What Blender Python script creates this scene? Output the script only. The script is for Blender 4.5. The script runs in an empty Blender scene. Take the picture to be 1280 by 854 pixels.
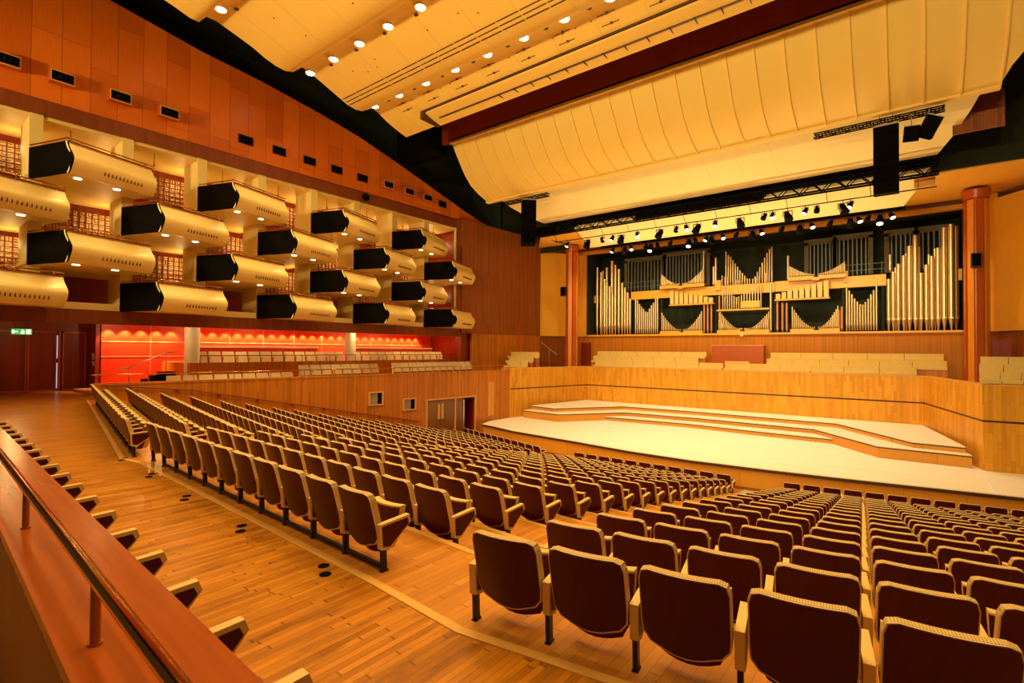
import bpy, math, random
from mathutils import Vector, Matrix
random.seed(7)
PI = math.pi
SC = bpy.context.scene
COL = SC.collection
XC = -9.3                      # axis of the hall

# ------------------------------------------------------------------ mesh helper
class MB:
    def __init__(self):
        self.v = []; self.f = []; self.m = []; self.mi = 0; self.sm = []
    def quadfaces(self, vs, fs, smooth=False):
        n = len(self.v)
        self.v += [tuple(p) for p in vs]
        for f in fs:
            self.f.append(tuple(i + n for i in f)); self.m.append(self.mi); self.sm.append(smooth)
        return self
    def box(self, x0, x1, y0, y1, z0, z1, M=None):
        vs = [Vector(p) for p in ((x0,y0,z0),(x1,y0,z0),(x1,y1,z0),(x0,y1,z0),(x0,y0,z1),(x1,y0,z1),(x1,y1,z1),(x0,y1,z1))]
        if M is not None: vs = [M @ p for p in vs]
        return self.quadfaces(vs, [(0,3,2,1),(4,5,6,7),(0,1,5,4),(1,2,6,5),(2,3,7,6),(3,0,4,7)])
    def prism(self, poly, z0, z1, M=None):
        """poly: list of (x,y), extruded in z"""
        n = len(poly)
        vs = [Vector((x,y,z0)) for x,y in poly] + [Vector((x,y,z1)) for x,y in poly]
        if M is not None: vs = [M @ p for p in vs]
        fs = [tuple(range(n-1,-1,-1)), tuple(range(n,2*n))] + [(i,(i+1)%n,(i+1)%n+n,i+n) for i in range(n)]
        return self.quadfaces(vs, fs)
    def prismX(self, poly, x0, x1, M=None):
        """poly: list of (y,z), extruded in x"""
        n = len(poly)
        vs = [Vector((x0,y,z)) for y,z in poly] + [Vector((x1,y,z)) for y,z in poly]
        if M is not None: vs = [M @ p for p in vs]
        fs = [tuple(range(n-1,-1,-1)), tuple(range(n,2*n))] + [(i,(i+1)%n,(i+1)%n+n,i+n) for i in range(n)]
        return self.quadfaces(vs, fs)
    def wallseg(self, a, b, z0, z1, t=0.2):
        """vertical wall from a to b, thickness t to the left of a->b"""
        a = Vector(a); b = Vector(b); d = (b-a).normalized(); nrm = Vector((-d.y, d.x))*t
        return self.prism([tuple(a),tuple(b),tuple(b+nrm),tuple(a+nrm)], z0, z1)
    def cyl(self, p0, p1, r0, r1=None, n=12, caps=True, smooth=True):
        if r1 is None: r1 = r0
        p0 = Vector(p0); p1 = Vector(p1); d = (p1-p0).normalized()
        a = Vector((1,0,0)) if abs(d.x) < .9 else Vector((0,1,0))
        u = d.cross(a).normalized(); w = d.cross(u)
        vs = []
        for p, r in ((p0,r0),(p1,r1)):
            for i in range(n):
                t = 2*PI*i/n
                vs.append(p + u*(r*math.cos(t)) + w*(r*math.sin(t)))
        self.quadfaces(vs, [(i,i+n,(i+1)%n+n,(i+1)%n) for i in range(n)], smooth)
        if caps:
            self.quadfaces(vs[:n], [tuple(range(n))]); self.quadfaces(vs[n:], [tuple(range(n-1,-1,-1))])
        return self
    def tube(self, pts, r, n=8):
        for a, b in zip(pts[:-1], pts[1:]): self.cyl(a, b, r, n=n)
        return self
    def sheet(self, rows, t, smooth=True):
        """rows: grid of points (list of lists); a slab of thickness t upwards (list of Vectors offset)"""
        h = len(rows); w = len(rows[0]); off = Vector(t)
        vs = [Vector(p) for r in rows for p in r]; vs += [p+off for p in vs]
        N = h*w; fs = []
        for i in range(h-1):
            for j in range(w-1):
                a = i*w+j; fs.append((a,a+1,a+w+1,a+w)); fs.append((a+N,a+w+N,a+w+1+N,a+1+N))
        self.quadfaces(vs, fs, smooth)
        ed = []
        for j in range(w-1): ed.append((j+1,j,j+N,j+1+N)); k=(h-1)*w+j; ed.append((k,k+1,k+1+N,k+N))
        for i in range(h-1): k=i*w; ed.append((k,k+w,k+w+N,k+N)); k=i*w+w-1; ed.append((k+w,k,k+N,k+w+N))
        n = len(self.v); self.v += [tuple(p) for p in vs]
        for f in ed: self.f.append(tuple(i+n for i in f)); self.m.append(self.mi); self.sm.append(False)
        return self
    def add(self, other, M=None):
        n = len(self.v)
        self.v += [tuple(M @ Vector(p)) for p in other.v] if M is not None else list(other.v)
        self.f += [tuple(i+n for i in f) for f in other.f]; self.m += list(other.m); self.sm += list(other.sm)
        return self
    def mesh(self, name, mats):
        me = bpy.data.meshes.new(name)
        me.from_pydata(self.v, [], self.f)
        for m in (mats if isinstance(mats,(list,tuple)) else [mats]): me.materials.append(m)
        me.polygons.foreach_set('material_index', self.m)
        me.polygons.foreach_set('use_smooth', self.sm)
        me.update()
        return me
    def build(self, name, mats, parent=None, loc=None, rz=0):
        o = bpy.data.objects.new(name, self.mesh(name, mats)); COL.objects.link(o)
        if parent is not None: o.parent = parent
        if loc is not None: o.location = loc
        if rz: o.rotation_euler = (0,0,rz)
        return o

def tag(o, label=None, cat=None, group=None, kind=None):
    if label: o['label'] = label
    if cat: o['category'] = cat
    if group: o['group'] = group
    if kind: o['kind'] = kind
    return o
def thing(name, label, cat, loc=(0,0,0), rz=0, group=None):
    o = bpy.data.objects.new(name, None); COL.objects.link(o)
    o.location = loc; o.rotation_euler = (0,0,rz); o.empty_display_size = .2
    return tag(o, label, cat, group)
def struct(name, mb, mats): return tag(mb.build(name, mats), kind='structure')
def copy_tree(o, parent=None):
    c = o.copy(); COL.objects.link(c)
    if parent is not None: c.parent = parent
    for ch in KIDS.get(o, ()): copy_tree(ch, c)
    return c
KIDS = {}
def learn(o):
    KIDS[o] = [x for x in COL.objects if x.parent == o]
    for ch in KIDS[o]: learn(ch)
ORD = ['first','second','third','fourth','fifth','sixth','seventh','eighth','ninth','tenth','eleventh','twelfth','thirteenth',
 'fourteenth','fifteenth','sixteenth','seventeenth','eighteenth','nineteenth','twentieth','twenty-first','twenty-second','twenty-third',
 'twenty-fourth','twenty-fifth','twenty-sixth','twenty-seventh','twenty-eighth','twenty-ninth','thirtieth']

# ------------------------------------------------------------------ materials
class NT:
    def __init__(s, name):
        s.m = bpy.data.materials.new(name); s.m.use_nodes = True
        s.t = s.m.node_tree; s.n = s.t.nodes; s.b = s.n['Principled BSDF']
    def new(s, typ, **kw):
        x = s.n.new(typ)
        for k, v in kw.items(): setattr(x, k, v)
        return x
    def put(s, sock, v):
        if hasattr(v, 'is_linked') or hasattr(v, 'links'): s.t.links.new(v, sock)
        else: sock.default_value = v
    def math(s, op, a, b=None):
        x = s.new('ShaderNodeMath', operation=op); s.put(x.inputs[0], a)
        if b is not None: s.put(x.inputs[1], b)
        return x.outputs[0]
    def mix(s, fac, a, b, mode='MIX'):
        x = s.new('ShaderNodeMix', data_type='RGBA', blend_type=mode)
        s.put(x.inputs[0], fac); s.put(x.inputs[6], a); s.put(x.inputs[7], b)
        return x.outputs[2]
def C4(c): return (c[0], c[1], c[2], 1)

def plain(name, c, rough=.6, metal=0, spec=.5, vary=.12, scale=3.0, bump=0, bscale=60):
    k = NT(name); b = k.b
    b.inputs['Roughness'].default_value = rough; b.inputs['Metallic'].default_value = metal
    b.inputs['Specular IOR Level'].default_value = spec
    tc = k.new('ShaderNodeTexCoord'); nz = k.new('ShaderNodeTexNoise'); nz.inputs['Scale'].default_value = scale; nz.inputs['Detail'].default_value = 4
    k.put(nz.inputs['Vector'], tc.outputs['Object'])
    d = tuple(x*(1-vary) for x in c); e = tuple(min(1, x*(1+vary)) for x in c)
    k.put(b.inputs['Base Color'], k.mix(nz.outputs['Fac'], C4(d), C4(e)))
    if bump:
        n2 = k.new('ShaderNodeTexNoise'); n2.inputs['Scale'].default_value = bscale; k.put(n2.inputs['Vector'], tc.outputs['Object'])
        bp = k.new('ShaderNodeBump'); bp.inputs['Strength'].default_value = bump; bp.inputs['Distance'].default_value = .01
        k.put(bp.inputs['Height'], n2.outputs['Fac']); k.put(b.inputs['Normal'], bp.outputs[0])
    return k.m

def wood(name, c1, c2, w=.12, h=1.8, mode='wall', rough=.35, seam=.35, spec=.5, grime=0, seamw=.03, grain=.35, hj=True, hoff=0.0):
    """planks: mode 'wall' boards upright, 'floorY' boards along Y, 'floorX' boards along X"""
    k = NT(name); b = k.b
    tc = k.new('ShaderNodeTexCoord'); sp = k.new('ShaderNodeSeparateXYZ'); k.put(sp.inputs[0], tc.outputs['Object'])
    X, Y, Z = sp.outputs
    if mode == 'wall': u = k.math('ADD', X, Y); v = Z
    elif mode == 'floorY': u = X; v = Y
    else: u = Y; v = X
    u = k.math('ADD', u, 100.0+hoff)
    us = k.math('DIVIDE', u, w); ui = k.math('FLOOR', us); uf = k.math('FRACT', us)
    wn = k.new('ShaderNodeTexWhiteNoise', noise_dimensions='1D'); k.put(wn.inputs['W'], ui)
    vs = k.math('ADD', k.math('DIVIDE', v, h), k.math('MULTIPLY', wn.outputs['Value'], 5.0)); vi = k.math('FLOOR', vs); vf = k.math('FRACT', vs)
    w2 = k.new('ShaderNodeTexWhiteNoise', noise_dimensions='2D')
    cb = k.new('ShaderNodeCombineXYZ'); k.put(cb.inputs[0], ui); k.put(cb.inputs[1], vi); k.put(w2.inputs['Vector'], cb.outputs[0])
    # grain
    cg = k.new('ShaderNodeCombineXYZ')
    k.put(cg.inputs[0], k.math('MULTIPLY', u, 28.0)); k.put(cg.inputs[1], k.math('MULTIPLY', v, 1.6)); k.put(cg.inputs[2], k.math('MULTIPLY', w2.outputs['Value'], 9.0))
    ng = k.new('ShaderNodeTexNoise'); ng.inputs['Scale'].default_value = 1.0; ng.inputs['Detail'].default_value = 5; k.put(ng.inputs['Vector'], cg.outputs[0])
    fac = k.math('ADD', k.math('MULTIPLY', w2.outputs['Value'], 1-grain), k.math('MULTIPLY', ng.outputs['Fac'], grain))
    col = k.mix(fac, C4(c1), C4(c2))
    s1 = k.math('LESS_THAN', uf, seamw)
    if hj: s1 = k.math('MAXIMUM', s1, k.math('LESS_THAN', vf, .012/h*1.2))
    col = k.mix(k.math('MULTIPLY', s1, seam), col, C4(tuple(x*.25 for x in c1)))
    if grime:
        n3 = k.new('ShaderNodeTexNoise'); n3.inputs['Scale'].default_value = 1.3; n3.inputs['Detail'].default_value = 9; n3.inputs['Roughness'].default_value = .7
        mp = k.new('ShaderNodeMapping'); mp.inputs['Scale'].default_value = (5.5,.9,1) if mode == 'floorY' else (1,1,1); k.put(mp.inputs['Vector'], tc.outputs['Object']); k.put(n3.inputs['Vector'], mp.outputs[0])
        rp = k.new('ShaderNodeMapRange'); k.put(rp.inputs['Value'], n3.outputs['Fac']); rp.inputs['From Min'].default_value = .48; rp.inputs['From Max'].default_value = .78
        col = k.mix(k.math('MULTIPLY', rp.outputs[0], grime), col, C4(tuple(x*.3 for x in c1)))
    k.put(b.inputs['Base Color'], col)
    b.inputs['Roughness'].default_value = rough; b.inputs['Specular IOR Level'].default_value = spec
    bp = k.new('ShaderNodeBump'); bp.inputs['Strength'].default_value = .15; bp.inputs['Distance'].default_value = .004
    k.put(bp.inputs['Height'], k.math('SUBTRACT', k.math('MULTIPLY', ng.outputs['Fac'], .4), s1)); k.put(b.inputs['Normal'], bp.outputs[0])
    return k.m

def emit(name, c, s):
    k = NT(name); k.b.inputs['Base Color'].default_value = C4(c); k.b.inputs['Emission Color'].default_value = C4(c); k.b.inputs['Emission Strength'].default_value = s
    return k.m

def ribbed(name, c):
    k = NT(name); b = k.b
    tc = k.new('ShaderNodeTexCoord'); sp = k.new('ShaderNodeSeparateXYZ'); k.put(sp.inputs[0], tc.outputs['Object'])
    s = k.math('FRACT', k.math('MULTIPLY', sp.outputs[0], 75.0)); s = k.math('LESS_THAN', s, .4)
    k.put(b.inputs['Base Color'], k.mix(s, C4(c), C4(tuple(x*.62 for x in c))))
    b.inputs['Roughness'].default_value = .8
    bp = k.new('ShaderNodeBump'); bp.inputs['Strength'].default_value = .3; bp.inputs['Distance'].default_value = .004
    k.put(bp.inputs['Height'], k.math('SUBTRACT', 1.0, s)); k.put(b.inputs['Normal'], bp.outputs[0])
    return k.m

M = {}
M['ceil']   = plain('ceiling_plaster', (.88,.585,.13), .75, vary=.04, scale=.6, spec=.2)
M['canopy'] = plain('canopy_plaster', (.93,.64,.155), .6, vary=.03, scale=.5, spec=.3)
M['canopy2']= plain('pale_canopy_plaster', (.95,.76,.34), .7, vary=.03, scale=.5, spec=.2)
M['cream']  = plain('cream_plaster', (.88,.64,.20), .55, vary=.05, scale=.8, spec=.35)
M['boxface']= plain('cream_leather', (.93,.70,.24), .38, vary=.04, scale=1.5, spec=.5)
M['pier']   = plain('pale_pier_paint', (.80,.60,.20), .7, vary=.05)
M['black']  = plain('black_felt', (.0028,.0018,.0010), .8, vary=.4, scale=1.2, spec=.06)
M['leather']= plain('black_side_leather', (.007,.0045,.003), .5, vary=.3, scale=1.2, spec=.25)
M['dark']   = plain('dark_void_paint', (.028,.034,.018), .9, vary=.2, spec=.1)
M['orgback']= plain('dark_green_paint', (.022,.032,.020), .8, vary=.2, spec=.2)
M['orgfr']  = plain('grey_green_frame', (.13,.12,.075), .7, vary=.1)
M['shut']   = plain('blue_grey_slat', (.17,.20,.19), .5, vary=.1)
M['metal']  = plain('dark_steel', (.012,.010,.009), .4, .3, vary=.3, scale=20)
M['steel']  = plain('bright_steel', (.55,.50,.42), .3, .8, vary=.1, scale=10)
M['brass']  = plain('brass', (.62,.27,.05), .12, 1.0, vary=.1, scale=6)
M['brassd'] = plain('dull_brass', (.45,.18,.05), .35, .8, vary=.1, scale=6)
M['pipe']   = plain('tin_pipe', (.80,.62,.34), .30, .80, vary=.08, scale=4)
M['pipec']  = plain('copper_pipe', (.62,.30,.12), .35, .6, vary=.1, scale=4)
M['pipew']  = plain('wooden_pipe', (.80,.52,.16), .45, vary=.1, scale=4)
M['maroon'] = wood('maroon_seat_shell', (.046,.0032,.0015), (.092,.0070,.002), .3, 3, 'wall', .34, 0, grain=.8, spec=.22)
M['seatcream'] = plain('cream_upholstery', (.68,.45,.14), .8, vary=.06, scale=30, bump=.2, bscale=300)
M['ribcream'] = ribbed('ribbed_cream_edge', (.66,.43,.13))
M['piping'] = plain('pale_piping', (.80,.60,.36), .4, spec=.6)
M['armwood']= plain('pale_arm_wood', (.72,.46,.14), .42, vary=.08, scale=14)
M['aisle']  = wood('oak_aisle_boards', (.26,.072,.004), (.72,.270,.014), .055, 1.1, 'floorY', .28, .65, grime=.9, seamw=.07, spec=.5, grain=.45)
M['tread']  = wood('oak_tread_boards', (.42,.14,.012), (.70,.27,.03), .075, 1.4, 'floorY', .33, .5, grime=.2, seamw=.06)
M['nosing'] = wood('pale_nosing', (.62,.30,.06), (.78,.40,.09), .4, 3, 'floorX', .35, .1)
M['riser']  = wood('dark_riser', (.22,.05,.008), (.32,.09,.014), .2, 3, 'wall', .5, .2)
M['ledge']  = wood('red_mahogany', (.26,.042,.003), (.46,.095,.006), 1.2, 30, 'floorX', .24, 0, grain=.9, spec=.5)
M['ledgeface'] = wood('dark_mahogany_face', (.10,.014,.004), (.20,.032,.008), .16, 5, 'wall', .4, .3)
M['upper']  = wood('orange_veneer_panels', (.50,.085,.005), (.84,.200,.012), .82, 2.7, 'wall', .30, .75, seamw=.022, grain=.5, spec=.5)
M['band']   = wood('dark_band_boards', (.17,.030,.006), (.26,.052,.010), .12, 4, 'wall', .4, .5, hj=False)
M['maroonwall'] = wood('deep_red_boards', (.20,.013,.003), (.30,.024,.005), .10, 4, 'wall', .35, .6, seamw=.1, hj=False)
M['sidewall'] = wood('brown_slat_wall', (.22,.055,.010), (.40,.105,.018), .10, 3.4, 'wall', .36, .5, seamw=.1)
M['stallwall'] = wood('amber_slat_wall', (.36,.100,.007), (.68,.225,.016), .11, 2.9, 'wall', .36, .35, seamw=.08, hj=False)
M['stagewall'] = wood('golden_slat_wall', (.54,.225,.012), (.84,.400,.030), .13, 1.12, 'wall', .42, .30, spec=.3, seamw=.06)
M['orgwall'] = wood('amber_fluted_wall', (.46,.150,.008), (.62,.225,.014), .09, 5, 'wall', .5, .45, seamw=.12, spec=.25, hj=False)
M['yellowpanel'] = wood('golden_veneer', (.84,.400,.030), (.92,.470,.045), 1.1, 20, 'wall', .32, .1, grain=.7)
M['soffit'] = wood('golden_soffit', (.80,.360,.030), (.90,.430,.045), .9, 4, 'floorY', .4, .1, grain=.6)
M['column'] = wood('red_brown_column', (.42,.070,.008), (.56,.110,.012), .5, 20, 'wall', .28, .1, grain=.8)
M['colgold'] = wood('golden_column_strip', (.70,.24,.02), (.80,.30,.03), .5, 20, 'wall', .28, .1, grain=.8)
M['stagefloor'] = wood('bleached_stage_boards', (.88,.77,.58), (.96,.86,.68), .11, 2.4, 'floorX', .38, .15, seamw=.04, spec=.4, grain=.3)
M['stageface'] = wood('golden_stage_face', (.62,.255,.018), (.72,.320,.028), 1.9, 20, 'wall', .4, .5, seamw=.01, grain=.6)
M['edge']   = plain('dark_edge', (.07,.022,.008), .5)
M['bench']  = plain('straw_upholstery', (.78,.58,.20), .8, vary=.1, scale=5, bump=.2, bscale=100)
M['benchpale'] = plain('pale_cushion', (.86,.72,.44), .8, vary=.08, scale=5)
M['red']    = plain('scarlet_lacquer', (.78,.035,.006), .35, vary=.05, scale=1)
M['redline'] = plain('pale_red_joint', (.85,.30,.15), .5)
M['beam']   = wood('oxblood_beam', (.36,.045,.008), (.44,.060,.010), 2.4, 30, 'wall', .5, .4, seamw=.008, grain=.5)
M['white']  = plain('white_paint', (.82,.78,.62), .6)
M['grey']   = plain('pale_grey_floor', (.50,.46,.30), .6, vary=.1)
M['lens']   = emit('warm_lamp_disc', (1,.86,.62), 14)
M['lens2']  = emit('stage_lamp_lens', (1,.85,.6), 4)
M['lensdim']= emit('warm_box_lamp', (1,.82,.5), 7)
M['exit']   = emit('exit_sign_green', (.10,.62,.16), 1.0)
M['exitw']  = emit('exit_sign_white', (.85,1,.75), 1.6)
M['glassl'] = emit('lit_doorway_glass', (.75,.85,1.0), 1.1)
M['pane']   = plain('tinted_pane', (.30,.20,.07), .12, vary=.3, scale=2)
M['doorbrown'] = wood('bronzed_door', (.20,.075,.016), (.27,.105,.022), .6, 5, 'wall', .22, .1)
M['framewood'] = plain('pale_frame_wood', (.70,.36,.10), .4)
M['lattice'] = plain('lattice_red_wood', (.22,.030,.008), .5)
M['latback'] = plain('lattice_cream_back', (.80,.55,.24), .6)

# ------------------------------------------------------------------ camera
th, pt, rl = math.radians(38), math.radians(.9), math.radians(.4)
F = Vector((-math.sin(th)*math.cos(pt), math.cos(th)*math.cos(pt), math.sin(pt)))
R = Vector((math.cos(th), math.sin(th), 0)); U = R.cross(F)
R2 = R*math.cos(rl)+U*math.sin(rl); U2 = -R*math.sin(rl)+U*math.cos(rl)
cam = bpy.data.cameras.new('camera'); cam.sensor_width = 36; cam.lens = 18; cam.clip_end = 200; cam.clip_start = .05
co = bpy.data.objects.new('camera', cam); COL.objects.link(co)
co.matrix_world = Matrix(((R2.x,U2.x,-F.x,0),(R2.y,U2.y,-F.y,0),(R2.z,U2.z,-F.z,2),(0,0,0,1)))
SC.camera = co
CAMP = Vector((0,0,2))
def in_view(p, mg=40):
    v = Vector(p)-CAMP; d = v.dot(F)
    if d < .3: return False
    x = 640+640*v.dot(R2)/d; y = 427-640*v.dot(U2)/d
    return -mg < x < 1280+mg and -mg < y < 854+mg*2

# ------------------------------------------------------------------ stalls geometry: three facets of rows
NR = 18
def zrow(k): return -.207*min(k, 16) - (.04 if k == 17 else 0)
def nearA(k, o=0): return Vector((-11.15-.168*(k+o), 3.12+1.012*(k+o)))
def farA(k, o=0):  return Vector((-23.0+.127*(k+o), 5.25+1.0*(k+o)))
def leftB(k, o=0): return Vector((-10.50-.10*(k+o), 3.22+1.005*(k+o)))
def rightB(k, o=0):return Vector((-3.74-.092*(k+o), 2.93+1.022*(k+o)))
def leftC(k, o=0): return Vector((-2.55-.066*(k+o), 2.84+1.036*(k+o)))
def farC(k, o=0):
    a = leftC(k,o); t = math.radians(8.7); return a + Vector((math.cos(t), math.sin(t)))*10.5
def poly(k, o):
    return [farA(k,o)+Vector((-1.2,.25)), nearA(k,o), leftB(k,o), rightB(k,o), leftC(k,o), farC(k,o)]
tr = MB(); rs = MB(); ns = MB()
for k in range(NR):
    z = zrow(k)
    a = poly(k, -.16)
    b = poly(k+1, -.16) if k < 17 else [p+Vector((0,2.6)) for p in poly(k,-.16)]
    for i in range(5):
        q = [tuple(a[i]), tuple(a[i+1]), tuple(b[i+1]), tuple(b[i])]
        tr.prism(q, z-.05, z)
        if k > 0:
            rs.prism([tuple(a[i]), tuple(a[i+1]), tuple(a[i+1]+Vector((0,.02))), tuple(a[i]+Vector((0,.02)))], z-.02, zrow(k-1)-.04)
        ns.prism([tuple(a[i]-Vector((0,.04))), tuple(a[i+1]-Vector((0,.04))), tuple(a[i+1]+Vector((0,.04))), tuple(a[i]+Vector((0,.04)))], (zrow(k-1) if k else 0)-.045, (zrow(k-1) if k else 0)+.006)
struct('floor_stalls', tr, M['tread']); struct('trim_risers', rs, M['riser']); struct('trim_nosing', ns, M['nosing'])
# cross aisle
e = [tuple(p) for p in poly(0,-.16)]
ai = MB()
ai.prism([(-32,-1.5),(8,-1.5),e[5],e[4],e[3],e[2],e[1],e[0],(-32,12)], -.06, -.001)
struct('floor_aisle', ai, M['aisle'])
fp = MB(); fp.box(-26,6,19,24,-3.75,-3.55); struct('floor_front', fp, M['grey'])
a = MB(); a.prism([(-5.15,19.7),(-3.75,19.8),(-3.75,21.2),(-5.15,21.2)], -3.36, -3.345); struct('floor_pale_strip', a, M['grey'])
# floor sockets in the aisle
kn = 0
from_px = [(-4.18,2.63),(-5.85,2.65),(-7.60,2.72),(-9.35,2.85),(-11.05,2.95)]
for i,(x,y) in enumerate(from_px):
    t = thing('floor_plates', 'pair of round black floor plates in the aisle, %s from the camera' % ORD[i], 'floor plate', (x,y,0), 0, 'black floor plates along the aisle')
    for d in (-1,1):
        q_ = MB(); q_.cyl((d*.085,d*-.045,-.001),(d*.085,d*-.045,.006),.052,n=16); q_.build('plate', M['black'], t)

# ------------------------------------------------------------------ stalls seat
def shell_grid(z0, z1, hw, rt, rb, y_of, nx=7, nz=9, dip=.03):
    rows = []
    for i in range(nz):
        t = i/(nz-1); tt = .5-.5*math.cos(PI*t); z = z0+(z1-z0)*tt
        w = hw
        if z1-z < rt: w = hw-rt+math.sqrt(max(0, rt*rt-(rt-(z1-z))**2))
        if z-z0 < rb: w = min(w, hw-rb+math.sqrt(max(0, rb*rb-(rb-(z-z0))**2)))
        r = []
        for j in range(nx):
            s = -1+2*j/(nx-1); x = s*w
            zz = z - dip*(1-s*s)*(1-t)
            r.append((x, y_of(x, zz), zz))
        rows.append(r)
    return rows
def yb(x, z): return -.015-.26*(z-.2)+.62*x*x-.02
def seat_parts():
    P = {}
    a = MB(); a.sheet(shell_grid(.215,.700,.250,.055,.11,yb), (0,.014,0)); P['backrest'] = (a, M['maroon'])
    b = MB(); b.sheet(shell_grid(.206,.709,.259,.062,.118,lambda x,z: yb(x,z)+.0145), (0,.055,0)); P['back_cushion'] = (b, M['ribcream'])
    p = MB(); g = shell_grid(.203,.707,.2585,.06,.115,lambda x,z: yb(x,z)+.004)
    p.sheet(g, (0,.010,0)); P['edge_piping'] = (p, M['piping'])
    s = MB(); rows = []
    for i in range(7):
        t = i/6; z = .115+.385*t; w = .225*(.78+.22*min(1,t*4))
        rows.append([(w*(-1+2*j/6), .13+.10*t-.05*(1-(-1+2*j/6)**2), z-.02*(1-(-1+2*j/6)**2)*(1-t)) for j in range(7)])
    s.sheet(rows, (0,.018,0)); P['seat'] = (s, M['maroon'])
    c = MB(); c.sheet([[(x*.97,y+.019,z+.012) for x,y,z in r] for r in rows], (0,.075,0)); P['seat_cushion'] = (c, M['seatcream'])
    f = MB(); f.box(-.298,.298,.0,.035,.02,.055); P['floor_rail'] = (f, M['metal'])
    return P
def arm_mb(x):
    A = [(-.03,.205),(-.045,.430),(.285,.455),(.300,.385),(.06,.185)]
    a = MB(); a.prismX(A, x-.027, x+.027)
    cy = sum(p[0] for p in A)/5; cz = sum(p[1] for p in A)/5
    s = MB(); s.prismX([(cy+(p[0]-cy)*.86, cz+(p[1]-cz)*.80) for p in A], x-.0295, x+.0295)
    l = MB(); l.prismX([(-.005,.0),(.045,.0),(.035,.26),(-.02,.26)], x-.016, x+.016); l.box(x-.020,x+.020,-.015,.06,0,.012)
    return a, s, l
def make_seat(left=False):
    root = thing('theatre_chair', 'x', 'chair')
    P = seat_parts()
    bk = P['backrest'][0].build('backrest', M['maroon'], root)
    P['back_cushion'][0].build('back_cushion', M['ribcream'], bk); P['edge_piping'][0].build('edge_piping', M['piping'], bk)
    st = P['seat'][0].build('seat', M['maroon'], root); P['seat_cushion'][0].build('seat_cushion', M['seatcream'], st)
    if not left: P['floor_rail'][0].build('floor_rail', M['metal'], root)
    for x in ([-.2975] if left else []) + [.2975]:
        a, s, l = arm_mb(x)
        ar = a.build('armrest', M['armwood'], root); s.build('side_panel', M['maroon'], ar); l.build('leg', M['metal'], root)
    learn(root); return root
SEAT_R = make_seat(False); SEAT_LR = make_seat(True)
MS = MB()     # one merged copy for the far seats
for i,(key) in enumerate(['backrest','back_cushion','edge_piping','seat','seat_cushion','floor_rail']):
    MS.mi = [0,1,2,0,3,4][i]
    src = seat_parts()[key][0]; n0 = len(MS.f); MS.add(src)
    for j in range(n0, len(MS.f)): MS.m[j] = [0,1,2,0,3,4][i]
a_, s_, l_ = arm_mb(.2975)
for src, mi in ((a_,5),(s_,0),(l_,4)):
    n0 = len(MS.f); MS.add(src)
    for j in range(n0, len(MS.f)): MS.m[j] = mi
FARM = [M['maroon'],M['ribcream'],M['piping'],M['seatcream'],M['metal'],M['armwood']]

seats = []   # (depth, x, y, z, rot, block, idx, row, first)
W = .6
def fill(block, k, a, b, n, from_left):
    d = (b-a).normalized()
    ang = math.atan2(d.y, d.x)
    L = (b-a).length
    for i in range(n):
        if from_left: c = a + d*((i+.5)*L/n)
        else:
            c = b - d*((i+.5)*L/n)
        p = (c.x, c.y, zrow(k))
        if not in_view((c.x, c.y, zrow(k)+.5)): continue
        dep = (Vector(p)-CAMP).dot(F)
        first = (from_left and i == 0) or (not from_left and i == n-1)
        seats.append((dep, p, ang, block, i, k, first))
for k in range(NR):
    nA = max(12, round((nearA(k)-farA(k)).length/W)-1)
    a, b = farA(k), nearA(k); d = (b-a).normalized()
    fill('left', k, b-d*(nA*.602), b, nA, False)
    fill('centre', k, leftB(k), rightB(k), 11, False)
    a = leftC(k); b = farC(k); d = (b-a).normalized()
    fill('right', k, a, a+d*(16*.6), 16, True)
seats.sort(key=lambda s: s[0])
used = {False: False, True: False}
far = MB()
for q,(dep,p,ang,block,i,k,first) in enumerate(seats):
    if q < 300:
        src = SEAT_LR if first else SEAT_R
        if not used[first]: o = src; used[first] = True
        else: o = copy_tree(src)
        o.location = p; o.rotation_euler = (0,0,ang)
        o['label'] = 'maroon-backed folding seat, %s from the %s end, %s row from the back, %s block' % (ORD[i], 'left' if block=='right' else 'right', ORD[k], block)
        if block == 'right':
            for ch in [c for c in o.children if c.name.startswith('floor_rail')]:
                if o not in KIDS: bpy.data.objects.remove(ch)
        o['group'] = 'folding seats in the %s block of the stalls' % block
    else:
        far.add(MS, Matrix.Translation(p) @ Matrix.Rotation(ang, 4, 'Z'))
o = far.build('distant_chairs', FARM)
tag(o, 'distant rows of maroon and cream folding seats running down towards the stage', 'seats', kind='stuff')

# ------------------------------------------------------------------ parapet in the foreground with its handrail and the seat row below it
pd = Vector((-.9989,.0471,0)); prot = math.atan2(pd.y, pd.x)-PI
PL = MB()   # local x runs along the parapet (towards +X world), y forwards
PM = Matrix.Translation((-1.6,.755,0)) @ Matrix.Rotation(prot, 4, 'Z')
par = thing('parapet', 'red mahogany ledge with sloping grain running along the lower left', 'parapet', (-1.6,.755,0), prot)
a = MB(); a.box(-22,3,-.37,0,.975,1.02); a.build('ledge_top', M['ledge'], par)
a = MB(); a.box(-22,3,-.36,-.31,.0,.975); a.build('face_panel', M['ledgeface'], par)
hr = thing('handrail', 'polished brass rail on short posts above the mahogany ledge', 'handrail', (-1.6,.755,1.02), prot)
a = MB(); a.cyl((-22,-.28,.215),(3,-.28,.215),.022,n=16); a.build('rail', M['brass'], hr)
for j in range(-8,2):
    x = -.51+1.64*j
    a = MB(); a.cyl((x,-.28,0),(x,-.28,.20),.015,n=12).cyl((x,-.28,0),(x,-.28,.008),.022,n=14); a.build('post', M['brassd'], hr)
a = MB(); a.box(-22,3,-.3,.42,.0,.26, PM); struct('trim_rear_step', a, M['riser'])
LEDGE_CHAIR = thing('theatre_chair', 'x', 'chair')
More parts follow.
